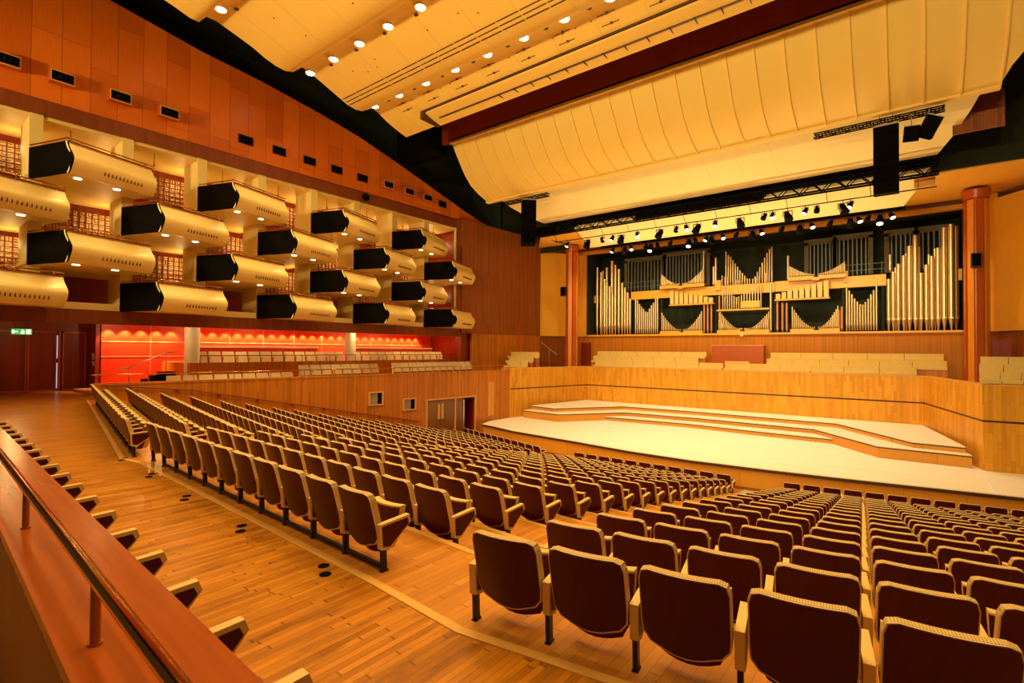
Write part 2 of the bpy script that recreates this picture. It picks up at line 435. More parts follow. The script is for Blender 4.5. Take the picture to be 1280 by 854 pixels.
a_, s_, l_ = MB(), MB(), MB()
A_ = [(-.03,.205),(-.045,.430),(.45,.455),(.47,.40),(.34,.24),(.06,.185)]
a_.prismX(A_, .27, .325); s_.prismX([(.22+(p[0]-.22)*.90, .33+(p[1]-.33)*.78) for p in A_], .268, .3275)
l_.prismX([(-.01,.0),(.06,.0),(.045,.26),(-.02,.26)], .276, .320)
q_ = a_.build('armrest', M['armwood'], LEDGE_CHAIR); s_.build('side_panel', M['maroon'], q_); l_.build('leg', M['metal'], LEDGE_CHAIR)
q_ = MB().sheet([[(x,y,z) for x,y,z in r] for r in shell_grid(.215,.700,.250,.055,.11,yb)], (0,.014,0)).build('backrest', M['maroon'], LEDGE_CHAIR)
MB().sheet(shell_grid(.206,.706,.255,.062,.118,lambda x,z: yb(x,z)*.8+.0145), (0,.055,0)).build('back_cushion', M['ribcream'], q_)
MB().box(-.22,.22,.06,.16,.14,.55).build('seat', M['maroon'], LEDGE_CHAIR)
learn(LEDGE_CHAIR)
for i in range(19):
    o = copy_tree(LEDGE_CHAIR) if i else LEDGE_CHAIR
    o.location = (-1.62-.608*i*.9989, .66+.608*i*.0471, .26); o.rotation_euler = (0,0,math.atan2(-.0471,.9989))
    tag(o, 'folding seat under the mahogany ledge, only its cream armrest showing, %s from the camera' % ORD[i], 'seat', 'seats below the foreground ledge')

# ------------------------------------------------------------------ side wall of the stalls, up to the stage
WA = Vector((-22.95,5.25)); WB = Vector((-20.7,26.3))
wd = (WB-WA).normalized(); wrot = math.atan2(wd.y, wd.x)
WM = Matrix.Translation((WA.x,WA.y,0)) @ Matrix.Rotation(wrot, 4, 'Z')   # local x along the wall, +y to the left (outwards)
a = MB(); a.box(0,14.55,0,.18,-3.6,.62,WM); a.box(18.15,21.2,0,.18,-3.6,.62,WM); a.box(14.55,18.15,0,.18,-.86,.62,WM)
a.box(-.02,21.2,-.02,.2,.60,.68,WM)
struct('wall_stalls', a, M['stallwall'])
# rail on the wall top and rail following the rake
r_ = thing('handrail', 'thin brass rail along the top of the side wall of the stalls', 'handrail', (WA.x,WA.y,.68), wrot)
a = MB(); a.cyl((-.1,.09,.30),(21.2,.09,.30),.022,n=10); a.build('rail', M['brass'], r_)
for j in range(15):
    a = MB(); a.cyl((.1+1.5*j,.09,0),(.1+1.5*j,.09,.29),.016,n=8); a.build('post', M['brassd'], r_)
r_ = thing('handrail', 'dark rail sloping down the side wall beside the left seats', 'handrail', (WA.x,WA.y,0), wrot)
a = MB(); a.cyl((.2,-.08,.62),(3.0,-.08,.30),.025,n=8).cyl((3.0,-.08,.30),(14.0,-.08,-2.0),.025,n=8); a.build('rail', M['lattice'], r_)
for j in range(9):
    x = 1+1.5*j; zz = .30-(x-3)*.209 if x > 3 else .62-(x-.2)*.114
    a = MB(); a.box(x-.06,x+.06,-.09,0,zz-.08,zz-.02); a.build('bracket', M['lattice'], r_)
# two small framed openings
for (u, z0, z1, lb) in ((11.3,-.86,-.28,'small framed wall opening nearer the camera in the stalls side wall'),(13.35,-1.28,-.74,'small framed wall opening nearer the stage in the stalls side wall')):
    t = thing('wall_opening', lb, 'wall opening', (WA.x,WA.y,0), wrot, 'framed openings in the stalls wall')
    a = MB(); a.box(u-.42,u+.42,-.07,.0,z0-.06,z0).box(u-.42,u+.42,-.07,.0,z1,z1+.06).box(u-.42,u-.35,-.07,.0,z0,z1).box(u+.35,u+.42,-.07,.0,z0,z1); a.build('frame', M['framewood'], t)
    a = MB(); a.box(u-.35,u+.10,-.015,.0,z0,z1); a.build('pane', M['pane'], t)
    a = MB(); a.box(u+.10,u+.35,-.012,.0,z0,z1); a.build('reveal', M['black'], t)
# stalls door
t = thing('door_1', None, None, (WA.x,WA.y,0), wrot); t['kind'] = 'structure'
a = MB(); a.box(14.48,18.2,-.05,.05,-.90,-.82).box(14.48,14.56,-.05,.05,-3.6,-.86).box(18.12,18.2,-.05,.05,-3.6,-.86).box(16.55,16.62,-.05,.05,-3.6,-.86); a.build('door_frame', M['framewood'], t)
for x0,x1 in ((14.56,15.5),(15.5,16.55)):
    a = MB(); a.box(x0+.01,x1-.01,.02,.07,-3.55,-.90); a.build('door_leaf', M['doorbrown'], t)
for x in (15.38,15.62):
    a = MB(); a.box(x-.07,x+.07,-.04,.02,-2.0,-1.15); a.build('push_plate', M['framewood'], t)
a = MB(); a.box(16.62,17.15,.02,.6,-3.55,-.90); a.build('open_leaf', M['doorbrown'], t)
a = MB(); a.box(14.5,18.2,1.4,1.5,-3.6,-.8).box(18.12,18.2,.1,1.5,-3.6,-.8).box(14.5,18.2,.15,1.5,-.86,-.8); a.build('lobby_wall', M['maroonwall'], t)
a = MB(); a.box(17.20,17.30,.0,.05,-3.2,-1.0); a.build('lit_edge', M['steel'], t)
# tall slot by the stage
t = thing('wall_recess', 'tall narrow pale slot with bolts in the wall by the stage', 'wall slot', (WA.x,WA.y,0), wrot)
a = MB(); a.box(19.25,19.36,-.02,.0,-2.15,-.05).box(19.60,19.68,-.02,.0,-2.15,-.05); a.build('edge_strip', M['framewood'], t)
a = MB(); a.box(19.36,19.60,-.015,.0,-2.15,-.05); a.build('back_plate', M['stageface'], t)
for j in range(4):
    a = MB(); a.cyl((19.31,-.05,-.3-.45*j),(19.31,-.02,-.3-.45*j),.04,n=10); a.build('bolt', M['steel'], t)

# ------------------------------------------------------------------ stage
edge = [(-20.7,24.2),(-20.23,23.07),(-19.2,22.85),(-17.4,22.3),(-13.3,21.75),(-9.9,21.2),(-7.1,21.05),(-4.3,21.25),(-2.2,21.5),(0,21.85),(2.7,22.3),(7,23.2)]
ZS = -2.45
a = MB(); a.prism(edge+[(7,26.3),(2.1,26.4),(.4,33.6),(-19.1,33.6),(-20.75,26.4)], ZS-.06, ZS); struct('floor_stage', a, M['stagefloor'])
def offs(p, d): 
    out = []
    for i,(x,y) in enumerate(p): out.append((x+(.0 if i else 0), y+d))
    return out
a = MB()
for (x0,y0),(x1,y1) in zip(edge[:-1],edge[1:]): a.prism([(x0,y0+.05),(x1,y1+.05),(x1,y1+.15),(x0,y0+.15)], -3.6, ZS-.13)
struct('trim_stage_face', a, M['stageface'])
a = MB()
for (x0,y0),(x1,y1) in zip(edge[:-1],edge[1:]): a.prism([(x0,y0-.02),(x1,y1-.02),(x1,y1+.1),(x0,y0+.1)], ZS-.13, ZS-.03)
struct('trim_stage_edge', a, M['edge'])
a = MB()
for (x0,y0),(x1,y1) in zip(edge[1:-1],edge[2:]): a.prism([(x0,y0+.0),(x1,y1+.0),(x1,y1+.05),(x0,y0+.05)], -3.6, -3.25)
struct('baseboard_stage', a, M['riser'])
def riser(name, front, z0, z1, lb, back=None):
    t = thing(name, lb, 'stage riser')
    pl = front+(back or [(.42,33.46),(-19.07,33.46)])
    a = MB(); a.prism(pl, z0, z1-.05); a.build('riser_face', M['stageface'], t)
    b = MB()
    for (x0,y0),(x1,y1) in zip(front[:-1],front[1:]):
        d = Vector((x1-x0,y1-y0)).normalized(); n = Vector((d.y,-d.x))*.015
        b.prism([(x0+n.x,y0+n.y),(x1+n.x,y1+n.y),(x1-n.x,y1-n.y),(x0-n.x,y0-n.y)], z1-.09, z1-.045)
    b.build('nosing_strip', M['edge'], t)
    a = MB(); a.prism(pl, z1-.045, z1); a.build('riser_top', M['stagefloor'], t)
riser('stage_riser', [(-15.4,29.35),(-10.3,29.75),(-5.9,29.3),(-2.75,29.1)], ZS, -2.2, 'lowest pale stage step, the short one at the middle', [(-4.05,30.30),(-10.3,30.70),(-14.55,30.40)])
riser('stage_riser', [(-20.1,27.0),(-17.2,26.75),(-14.6,30.45),(-10.3,30.75),(-4.0,30.35),(-1.15,26.6),(1.8,26.5)], ZS, -1.95, 'middle pale stage riser with wings reaching both side walls')
riser('stage_riser', [(-19.95,27.7),(-18.0,27.4),(-15.2,31.55),(-10.3,31.8),(-3.1,31.45),(.0,27.0),(1.65,26.9)], -1.95, -1.7, 'topmost pale stage riser against the golden back wall')
a = MB(); a.box(2.05,2.15,22.3,26.3,ZS,ZS+.012); struct('trim_stage_strip', a, M['white'])
# wall around the stage
blk = [(-20.7,26.3),(-19.1,33.5),(.45,33.5),(2.1,26.3)]
a = MB(); b = MB(); c = MB()
segs = list(zip(blk[:-1],blk[1:])) + [((-21.4,26.25),(-20.7,26.3)),((2.1,26.3),(6.5,26.6))]
for i,(p,q) in enumerate(segs):
    a.wallseg(p,q,-2.5,-.62,.35); a.wallseg(p,q,-.54,.76,.35)
    b.wallseg(Vector(p)+Vector((0,.04)),Vector(q)+Vector((0,.04)),-.62,-.54,.3)
    c.wallseg(Vector(p)-Vector((0,.02)),Vector(q)-Vector((0,.02)),.76,.80,.4)
struct('wall_stage', a, M['stagewall']); struct('trim_shadow_gap', b, M['edge']); struct('trim_wall_cap', c, M['nosing'])
# stage right door lines
# choir platform
a = MB(); a.prism([(-21.5,26.7),(-21.1,26.7),(-19.5,33.86),(.8,33.86),(2.45,26.75),(7,26.9),(7,37),(-24.5,37),(-24.5,28)], .1, .35); struct('floor_choir', a, M['bench'])
def bench(x0, x1, y, z, n, lb, rot=0, org=None, pale=False):
    mx = (x0+x1)/2
    t = thing('choir_bench', lb, 'bench', (mx if org is None else org[0], y if org is None else org[1], z if org is None else org[2]), rot, 'straw-coloured benches around the stage')
    L = x1-x0; w = L/n; mat = M['benchpale'] if pale else M['bench']
    for i in range(n):
        u0 = -L/2+i*w+.012; u1 = -L/2+(i+1)*w-.012
        b = MB(); b.sheet([[(u0,.30,.22),(u1,.30,.22)],[(u0,.28,.36),(u1,.28,.36)],[(u0,.24,.62),(u1,.24,.62)]],(0,.09,0),False); b.build('backrest', mat, t)
        s = MB(); s.box(u0,u1,-.10,.30,.16,.30); s.build('seat', mat, t)
    f = MB(); f.box(-L/2,L/2,-.06,.33,-.55,.16); f.build('plinth', M['stallwall'], t)
rows3 = [(-18.9,.2,34.15,.60),(-19.45,1.45,34.85,.93),(-19.5,1.35,35.6,1.30)]
nm = ['front','middle','back']
for i,(x0,x1,y,z) in enumerate(rows3):
    if i == 0: cuts = [(x0,-9.6,6),(-9.5,x1,6)]
    elif i == 1: cuts = [(x0,-11.4,5),(-7.2,x1,6)]
    else: cuts = [(x0,-11.1,5),(-7.1,x1,5)]
    for j,(p,q,n) in enumerate(cuts):
        bench(p, q, y, z, n, 'long straw-coloured choir bench, %s row, %s of the organ console' % (nm[i], ['left','right'][j]))
for s,(side) in ((-1,'left'),(1,'right')):
    for i in range(3):
        cx = (-21.65,-21.95,-22.2)[i] if s < 0 else (3.1,3.35,3.65)[i]
        bench(-.92-.20*i, .92+.20*i, 0, 0, 3, 'short straw-coloured bench in the block %s of the stage, %s row' % (side, nm[i]), .05*s, (cx, 28.0+.8*i, .62+.30*i), pale=False)
# console
t = thing('organ_console', 'red-brown wooden organ console in the middle of the choir benches', 'organ console', (-9.15,36.0,1.2))
a = MB(); a.box(-1.6,1.6,0,.6,-.9,1.15); a.build('cabinet', M['column'], t)
a = MB(); a.box(-.75,.75,-.10,0,-.0,.12); a.build('music_desk', M['bench'], t)
a = MB(); a.box(-1.65,1.65,-.04,.62,1.15,1.2); a.build('top', M['framewood'], t)
t = thing('globe_lamp', 'small round white lamp on the sill below the organ pipes', 'lamp', (-9.0,36.55,2.95))
a = MB(); a.cyl((0,0,-.12),(0,0,0),.03,n=10); a.build('stem', M['steel'], t)
a = MB()
for i in range(6):
    p0 = PI*i/6; p1 = PI*(i+1)/6
    a.cyl((0,0,.12-.12*math.cos(p0)),(0,0,.12-.12*math.cos(p1)),max(.001,.12*math.sin(p0)),max(.001,.12*math.sin(p1)),n=12,caps=False)
a.build('globe', M['white'], t)

# ------------------------------------------------------------------ organ wall
a = MB(); a.box(-23.5,5,36.7,36.9,.1,3.1); struct('wall_organ_base', a, M['orgwall'])
a = MB(); a.box(-20.8,2.2,36.55,38.4,3.1,3.22); struct('trim_organ_sill', a, M['yellowpanel'])
a = MB(); a.box(-20.9,-20.75,36.6,39,3.1,10.3).box(2.2,2.35,36.6,39,3.1,10.3).box(-20.8,2.2,39,39.15,3.1,10.4).box(-20.8,2.2,36.9,39,9.9,10.3); struct('wall_organ_back', a, M['orgback'])
a = MB(); a.box(-22.0,-20.85,36.6,36.8,3.1,10.3).box(2.3,3.6,36.6,36.8,3.1,10.3); struct('wall_organ_jamb', a, M['yellowpanel'])
# golden panels beside the columns
def mir(x): return 2*XC-x
for s in (0,1):
    f = (lambda p: p) if s == 0 else (lambda p: (mir(p[0]), p[1]))
    for (p,q,z0,z1) in (((-23.45,33.4),(-21.9,35.3),3.1,9.8),((-21.9,35.3),(-21.6,36.7),3.1,10.1)):
        a = MB(); pp, qq = (f(p), f(q)) if s == 0 else (f(q), f(p))
        a.wallseg(pp, qq, z0, z1, .15); struct('wall_panel_%s' % ('left','right')[s], a, M['yellowpanel'])
    a = MB(); p, q = ((-23.6,33.3),(-21.6,36.75)) if s == 0 else ((mir(-21.6),36.75),(mir(-23.6),33.3))
    a.wallseg(p, q, -.2, 3.1, .15); struct('wall_lower_%s' % ('left','right')[s], a, M['sidewall'])
# columns
for s,(x,lb) in enumerate(((-20.72,'tall red-brown fluted column left of the organ'),(2.53,'tall red-brown fluted column right of the organ'))):
    t = thing('column', lb, 'column', (x,34.0,.35), 0, 'columns flanking the organ')
    top = 10.02-.35
    a = MB(); a.cyl((0,0,0),(0,0,top),.40,n=24); a.build('shaft', M['column'], t)
    for i in range(8):
        an = 2*PI*(i+.3)/8
        g = MB(); Mx = Matrix.Rotation(an,4,'Z'); g.box(.36,.47,-.13,.13,0,top-.5,Mx); g.build('fillet', M['colgold'] if i%2 == s else M['column'], t)
    a = MB(); a.cyl((0,0,top-.42),(0,0,top-.05),.50,.56,n=28).cyl((0,0,top-.05),(0,0,top),.56,n=28); a.build('capital', M['column'], t)
    t2 = thing('wall_speaker', 'small black loudspeaker fixed to the %s column' % ('left','right')[s], 'loudspeaker', (x+(-.42 if s == 0 else -.05),33.55,6.5))
    a = MB(); a.box(-.2,.2,-.22,.05,-.35,.35); a.build('cabinet', M['metal'], t2)
    a = MB(); a.box(-.16,.16,-.235,-.22,-.3,.3); a.build('grille', M['black'], t2)
# handrails beside columns
for (p,q,lb) in (((-22.9,33.0,2.6),(-21.9,33.8,1.6),'short steel handrail left of the left column'),((3.0,31.0,1.35),(4.5,31.6,2.0),'short steel handrail right of the right column')):
    t = thing('handrail', lb, 'handrail', (0,0,0)); a = MB(); a.cyl(p,q,.03,n=8); a.build('rail', M['steel'], t)
    m_ = (Vector(p)+Vector(q))/2; a = MB(); a.cyl(tuple(m_),(m_.x,m_.y,.35),.02,n=8); a.build('post', M['steel'], t)
a = MB(); a.box(-21.35,-20.5,36.5,36.7,.3,2.6); b = a.build('door_2', M['maroonwall']); b['kind'] = 'structure'
a = MB(); a.box(3.05,3.75,33.9,34.1,.35,2.6); b = a.build('door_3', M['maroonwall']); b['kind'] = 'structure'

# ------------------------------------------------------------------ organ
YO = 37.3
org = thing('pipe_organ', 'great pipe organ with silver towers and fanned ranks behind the choir', 'pipe organ', (XC,YO,3.22))
Z0 = 3.22
npipe = [0]; small = MB()
def pipe(x, ztop, r, zb=Z0, y=YO, mat='pipe', foot=.7, part=True):
    r = r*.80 if r > .1 else r*.88
    x -= XC; zb -= Z0; zt = ztop-Z0; y -= YO
    a = MB() if part else small
    a.cyl((x,y,zb),(x,y,zb+foot),.03,r,n=10,caps=False); a.cyl((x,y,zb+foot),(x,y,zt),r,r,n=12)
    if r > .06: 
        a.box(x-r*.55,x+r*.55,y-r*1.02,y-r*.7,zb+foot-.02,zb+foot+.03)
    if part:
        a.build('pipe', M[mat], org); npipe[0] += 1
def rank(x0, x1, tops, r, zb, y=YO, mat='pipe', foot=.35, part=True):
    n = len(tops)
    for i,t in enumerate(tops): pipe(x0+(x1-x0)*i/(n-1), t, r, zb, y, mat, foot, part)
for x,t,r in ((-20.30,8.77,.13),(-19.96,8.35,.13),(-19.62,7.75,.13),(-19.42,7.50,.12),(-19.17,7.15,.13),(-18.93,6.5,.12),(-18.68,8.81,.14),(-18.37,8.46,.15),(-18.08,7.36,.13),(-17.84,6.96,.12),(-17.62,6.55,.12),(-17.40,6.05,.12)): pipe(x,t,r)
for x,t,r in ((-19.65,8.75,.16),(-19.17,9.24,.19),(-20.0,8.5,.1)): pipe(x,t,r,y=YO+.4)
for x,t,r in ((-1.07,6.3,.13),(-.85,6.7,.13),(-.61,7.14,.14),(-.36,7.6,.15),(-.10,8.13,.16),(.17,8.71,.17),(.42,6.53,.13),(.66,6.97,.14),(.90,7.43,.15),(1.17,7.87,.16),(1.43,8.97,.17),(1.73,9.12,.19)): pipe(x,t,r)
for x,t,r in ((-.74,7.0,.1),(-.25,7.75,.11),(.33,8.1,.12),(.78,7.6,.1),(1.05,7.9,.1),(1.95,9.05,.18)): pipe(x,t,r,y=YO+.4,mat='pipec' if x == 1.95 else 'pipe')
rank(-16.94,-15.17,[6.03,5.9,5.6,5.4,5.2,5.0,4.94,5.2,5.45,5.65,5.95,6.1],.068,3.3)
rank(-3.14,-1.65,[6.0,5.75,5.5,5.25,5.05,4.88,4.84,5.0,5.2,5.45,5.7,6.0],.062,3.3)
# wooden square flag pipes on shelves
for (x0,x1,zb,t0,t1,n) in ((-14.0,-11.2,5.42,6.42,5.78,9),(-6.9,-4.2,5.42,5.78,6.42,9)):
    sh = MB(); sh.box(x0-.2-XC,x1+.2-XC,-.25,.25,zb-.10-Z0,zb-.02-Z0); sh.build('shelf', M['yellowpanel'], org)
    for i in range(n):
        u = i/(n-1); x = x0+(x1-x0)*u-XC; zt = t0+(t1-t0)*u-Z0; w_ = .14
        a = MB(); a.box(x-w_*.9,x+w_*.9,-.2,.1,zb-Z0,zt); a.build('wooden_pipe', M['pipew'], org); npipe[0] += 1
# centre
sh = MB(); sh.box(-10.75-XC,-7.4-XC,-.35,.3,4.78-Z0,4.88-Z0); sh.build('shelf', M['yellowpanel'], org)
rank(-10.4,-9.5,[6.56,6.4,6.25,6.1,5.95,5.8,5.7],.05,4.9,y=YO-.1)
rank(-9.35,-7.95,[5.75,5.85,5.95,6.05,6.15,6.25,6.35,6.42,6.49],.05,4.9,y=YO-.1)
bxm = MB(); bxm.box(-9.2-XC,-8.0-XC,-.25,-.18,4.95-Z0,5.4-Z0); bxm.build('wind_chest', M['yellowpanel'], org)
rank(-10.3,-8.75,[9.0,8.75,8.6,8.35,8.1,7.85,7.6,7.4,7.2,7.0,6.85],.055,6.6,y=YO+.3,part=True)
rank(-8.55,-7.36,[6.9,7.1,7.4,7.7,8.0,8.3,8.6,8.86,9.0],.055,6.6,y=YO+.3,part=True)
rank(-10.5,-9.2,[7.3,7.22,7.14,7.05,6.98,6.92,6.88,6.84],.04,6.6,y=YO+.1,foot=.12,part=False)
rank(-8.7,-7.5,[6.86,6.9,6.98,7.06,7.15,7.25,7.35],.04,6.6,y=YO+.1,foot=.12,part=False)
# fanned trays: smooth rows of many small pipes
def fan(x0, xm, x1, z0, zl, zm, zr, n=15, mat=None, y=YO, zbm=None):
    for i in range(n):
        u = i/(n-1); x = x0+(xm-.12-x0)*u; pipe(x, zm+(zl-zm)*(1-u)**1.8, .05, z0, y, foot=.12, part=False)
        x = xm+.12+(x1-xm-.12)*u; pipe(x, zm+(zr-zm)*u**1.8, .05, z0, y, foot=.12, part=False)
    a = MB(); a.box(x0-.1-XC,xm-.15-XC,y-YO-.15,y-YO+.2,z0-.22-Z0,z0-Z0).box(xm+.15-XC,x1+.1-XC,y-YO-.15,y-YO+.2,z0-.22-Z0,z0-Z0).box(xm-.2-XC,xm+.2-XC,y-YO-.2,y-YO+.2,z0-.30-Z0,z0-.1-Z0)
    a.build('wind_chest', M['yellowpanel'], org)
fan(-14.85,-13.38,-11.78,6.85,7.75,6.93,7.95)
fan(-6.23,-4.75,-3.26,6.80,7.55,6.93,7.55)
fan(-14.82,-13.3,-11.9,3.45,4.85,3.55,4.85,12)
fan(-6.1,-4.75,-3.6,3.45,4.9,3.55,4.85,12)
fan(-10.6,-9.05,-7.5,3.45,4.75,3.50,4.65,14)
fan(-10.6,-9.05,-7.5,3.45,4.15,3.48,4.1,12,y=YO-.25)
small.build('pipe', M['pipe'], org)['kind'] = 'stuff'
for x,zt,zb in ((-10.95,8.63,6.6),(-6.37,8.27,6.6),(-11.1,8.0,6.6),(-11.8,9.2,6.9),(-7.4,6.5,3.3),(-10.7,5.9,3.3),(-7.0,5.3,3.3),(-6.7,5.2,3.3),(-11.5,5.3,3.3),(-11.25,5.3,3.3),(-11.75,5.3,3.3),(-6.45,5.2,3.3),(-1.0,7.75,6.7),(-3.4,4.8,3.3),(-3.55,4.6,3.3)):
    pipe(x, zt, .085, zb, YO+.15, 'pipec' if zt < 6 else 'pipe', .2)
bmm = MB()
for x0,x1,z0,z1,yy in ((-17.5,-10.7,6.0,6.62,.35),(-10.7,-7.2,5.95,6.6,.2),(-7.2,-1.2,5.98,6.66,.35),(1.85,2.2,6.03,6.66,.3),(-20.75,-20.5,5.9,6.5,.3),(-11.0,-10.6,6.3,7.0,.1),(-3.3,-3.1,6.3,7.0,.2)):
    bmm.box(x0-XC,x1-XC,yy,yy+.5,z0-Z0,z1-Z0)
bmm.build('gallery_beam', M['yellowpanel'], org)
for x in (-17.2,-15.0,-11.0,-7.2,-3.35,-1.35):
    a = MB(); a.box(x-.06-XC,x+.06-XC,.4,.55,0,6.0-Z0); a.build('post', M['orgback'], org)
# swell shutters
for n_,(x0,x1,z0,z1,ns_) in enumerate(((-18.1,-15.1,6.75,9.05,11),(-14.9,-11.85,6.75,9.2,13),(-5.3,-4.0,6.8,8.95,6),(-3.7,-2.1,6.8,9.05,7),(-1.05,.05,6.8,9.0,5),(.4,1.4,6.8,9.0,4))):
    fr = MB(); fr.box(x0-.25-XC,x0-XC,.9,1.0,z0-Z0,z1+.15-Z0).box(x1-XC,x1+.25-XC,.9,1.0,z0-Z0,z1+.15-Z0).box(x0-.25-XC,x1+.25-XC,.9,1.0,z1-Z0,z1+.35-Z0)
    fo = fr.build('shutter_frame', M['orgfr'], org)
    sl = MB()
    for i in range(ns_):
        x = x0+(x1-x0)*(i+.5)/ns_-XC; sl.box(x-.035,x+.035,.85,1.0,z0-Z0,z1-Z0)
    sl.build('shutter_slats', M['shut'], fo)
rl_ = MB()
for x0,x1 in ((-18.1,-15.1),(-3.2,-1.3)):
    for z in (7.0,7.35): rl_.cyl((x0-XC,.35,z-Z0),(x1-XC,.35,z-Z0),.02,n=6)
    n_ = int((x1-x0)/.6)
    for i in range(n_+1): rl_.cyl((x0+i*.6-XC,.35,6.6-Z0),(x0+i*.6-XC,.35,7.45-Z0),.02,n=6)
rl_.build('walkway_rail', M['shut'], org)

# ------------------------------------------------------------------ soffit and canopies
a = MB(); a.sheet([[(-20.6,29.6,10.0),(XC,29.6,10.0),(7,29.6,10.0)],[(-23.3,33.2,10.1),(XC,33.2,10.15),(7,33.2,10.15)],[(-23.3,36.75,10.1),(XC,36.75,10.15),(7,36.75,10.15)]],(0,0,.25),False)
struct('ceiling_soffit', a, M['soffit'])
a = MB(); a.box(-23.3,7,36.3,36.75,9.75,10.15); struct('trim_organ_head', a, M['soffit'])
a = MB(); a.box(-23.0,4.6,35.9,36.3,9.98,10.12); struct('trim_soffit_slot', a, M['edge'])
def canopy(name, lb, prof, xl, xr, mat, ribs=None, t=.18, trim=None):
    """prof: (Y,z) front to back; xl/xr: left/right x at each profile point"""
    t_ = thing(name, lb, 'ceiling reflector')
    rows = [[(l+(r-l)*i/8, y, z) for i in range(9)] for (y,z),l,r in zip(prof, xl, xr)]
    a = MB(); a.sheet(rows, (0,.05,t)); a.build('panel', mat, t_)
    if ribs:
        for x in ribs[0]:
            rb = MB()
            for ((y0,z0),(y1,z1)) in zip(prof[:-1],prof[1:]):
                d = Vector((0,y1-y0,z1-z0)).normalized(); nn = Vector((0,d.z,-d.y))
                if nn.z > 0: nn = -nn
                h = ribs[2]; w_ = ribs[1]
                p0 = Vector((x,y0,z0)); p1 = Vector((x,y1,z1))
                vs = []
                for p in (p0,p1):
                    vs += [p+Vector((-w_,0,0)), p+Vector((w_,0,0)), p+Vector((w_,0,0))+nn*h, p+Vector((-w_,0,0))+nn*h]
                rb.quadfaces(vs, [(0,1,2,3),(7,6,5,4),(0,4,5,1),(1,5,6,2),(2,6,7,3),(3,7,4,0)])
            rb.build('rib', mat, t_)
    for (i,h,dep) in (trim or []):
        y,z = prof[i]; a = MB(); a.box(xl[i]-.05, xr[i]+.05, y-dep/2, y+dep/2, z-h*.6, z+h*.4); a.build('edge_trim', mat, t_)
    return t_
p1 = [(20.95,13.95),(21.3,13.4),(21.67,12.87),(22.1,12.3),(22.6,11.85),(23.3,11.5),(24.2,11.2)]
canopy('canopy', 'largest ribbed golden canopy, the nearest one over the stage front', p1, [-20.9,-20.9,-20.9,-20.9,-20.9,-20.9,-20.9],[4.9,4.5,4.0,3.5,3.05,2.65,2.40], M['canopy'], ([-9.92+1.03*k for k in range(-10,13)], .022, .07), trim=[(0,.22,.2),(6,.10,.28)])
p2 = [(24.6,11.75),(25.8,11.2),(27.0,10.8),(28.4,10.5)]
canopy('canopy', 'smooth cream middle canopy behind the ribbed one', p2, [-20.7,-20.4,-20.0,-19.5],[2.2,1.8,1.4,.9], M['canopy2'], ([-9.6+1.5*k for k in range(-6,7)], .01, .012))
p3 = [(29.0,10.0),(30.5,9.75),(32.5,9.4)]
canopy('canopy', 'lowest cream canopy under the wooden soffit, farthest back', p3, [-17.5,-17.8,-18.3],[.7,.3,-.3], M['canopy2'])
# black upstand between canopies two and the soffit
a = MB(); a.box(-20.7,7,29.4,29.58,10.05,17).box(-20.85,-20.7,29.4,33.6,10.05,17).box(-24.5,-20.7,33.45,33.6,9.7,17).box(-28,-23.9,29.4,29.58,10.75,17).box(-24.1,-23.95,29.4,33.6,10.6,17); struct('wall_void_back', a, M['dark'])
a = MB(); a.box(1.3,2.80,26.5,26.6,10.6,12.0); struct('trim_canopy_side', a, M['sidewall'])
a = MB(); a.box(.1,.85,29.44,29.56,9.45,10.1); struct('trim_soffit_side', a, M['soffit'])
# beam (fascia)
a = MB(); a.box(-21.6,6,20.85,21.1,13.95,16.2); struct('wall_beam', a, M['beam'])
a = MB(); a.box(-24.6,-21.6,20.0,21.3,13.4,16.2); struct('trim_beam_end', a, M['black'])

# ------------------------------------------------------------------ undulating ceiling
prof = [(-6,14.2),(-4,13.9),(-3.4,13.8),(-3.0,13.75),(-2.6,14.2),(-1.5,14.4),(0,14.2),(1.4,13.9),(2.6,13.75),(3.2,13.78),(3.7,14.35),(4.4,14.5),(5.5,14.52),(6.2,14.42),(6.9,14.26),(7.35,14.13),(7.66,14.13),(7.9,14.46),(8.25,14.48),(8.83,14.33),(9.6,14.12),(10.15,13.90),(10.6,13.78),(11.0,13.75),(11.35,13.86),(11.75,14.24),(12.25,14.12),(12.8,13.92),(13.4,13.70),(14.0,13.48),(14.45,13.41),(14.85,13.47),(15.15,13.66),(15.45,13.84),(15.8,13.74),(16.3,13.50),(16.7,13.36),(17.1,13.24),(17.6,13.12)]
a = MB(); a.sheet([[(-20.9,y,z),(-12,y,z),(-4,y,z),(6,y,z)] for y,z in prof], (0,0,.16)); struct('ceiling_waves', a, M['ceil'])
a = MB(); a.sheet([[(-18.35,y,z),(-4,y,z),(6,y,z)] for y,z in ((16.62,13.30),(17.1,13.16),(17.62,13.06))], (0,0,.06), False); struct('ceiling_strip', a, M['ceil'])
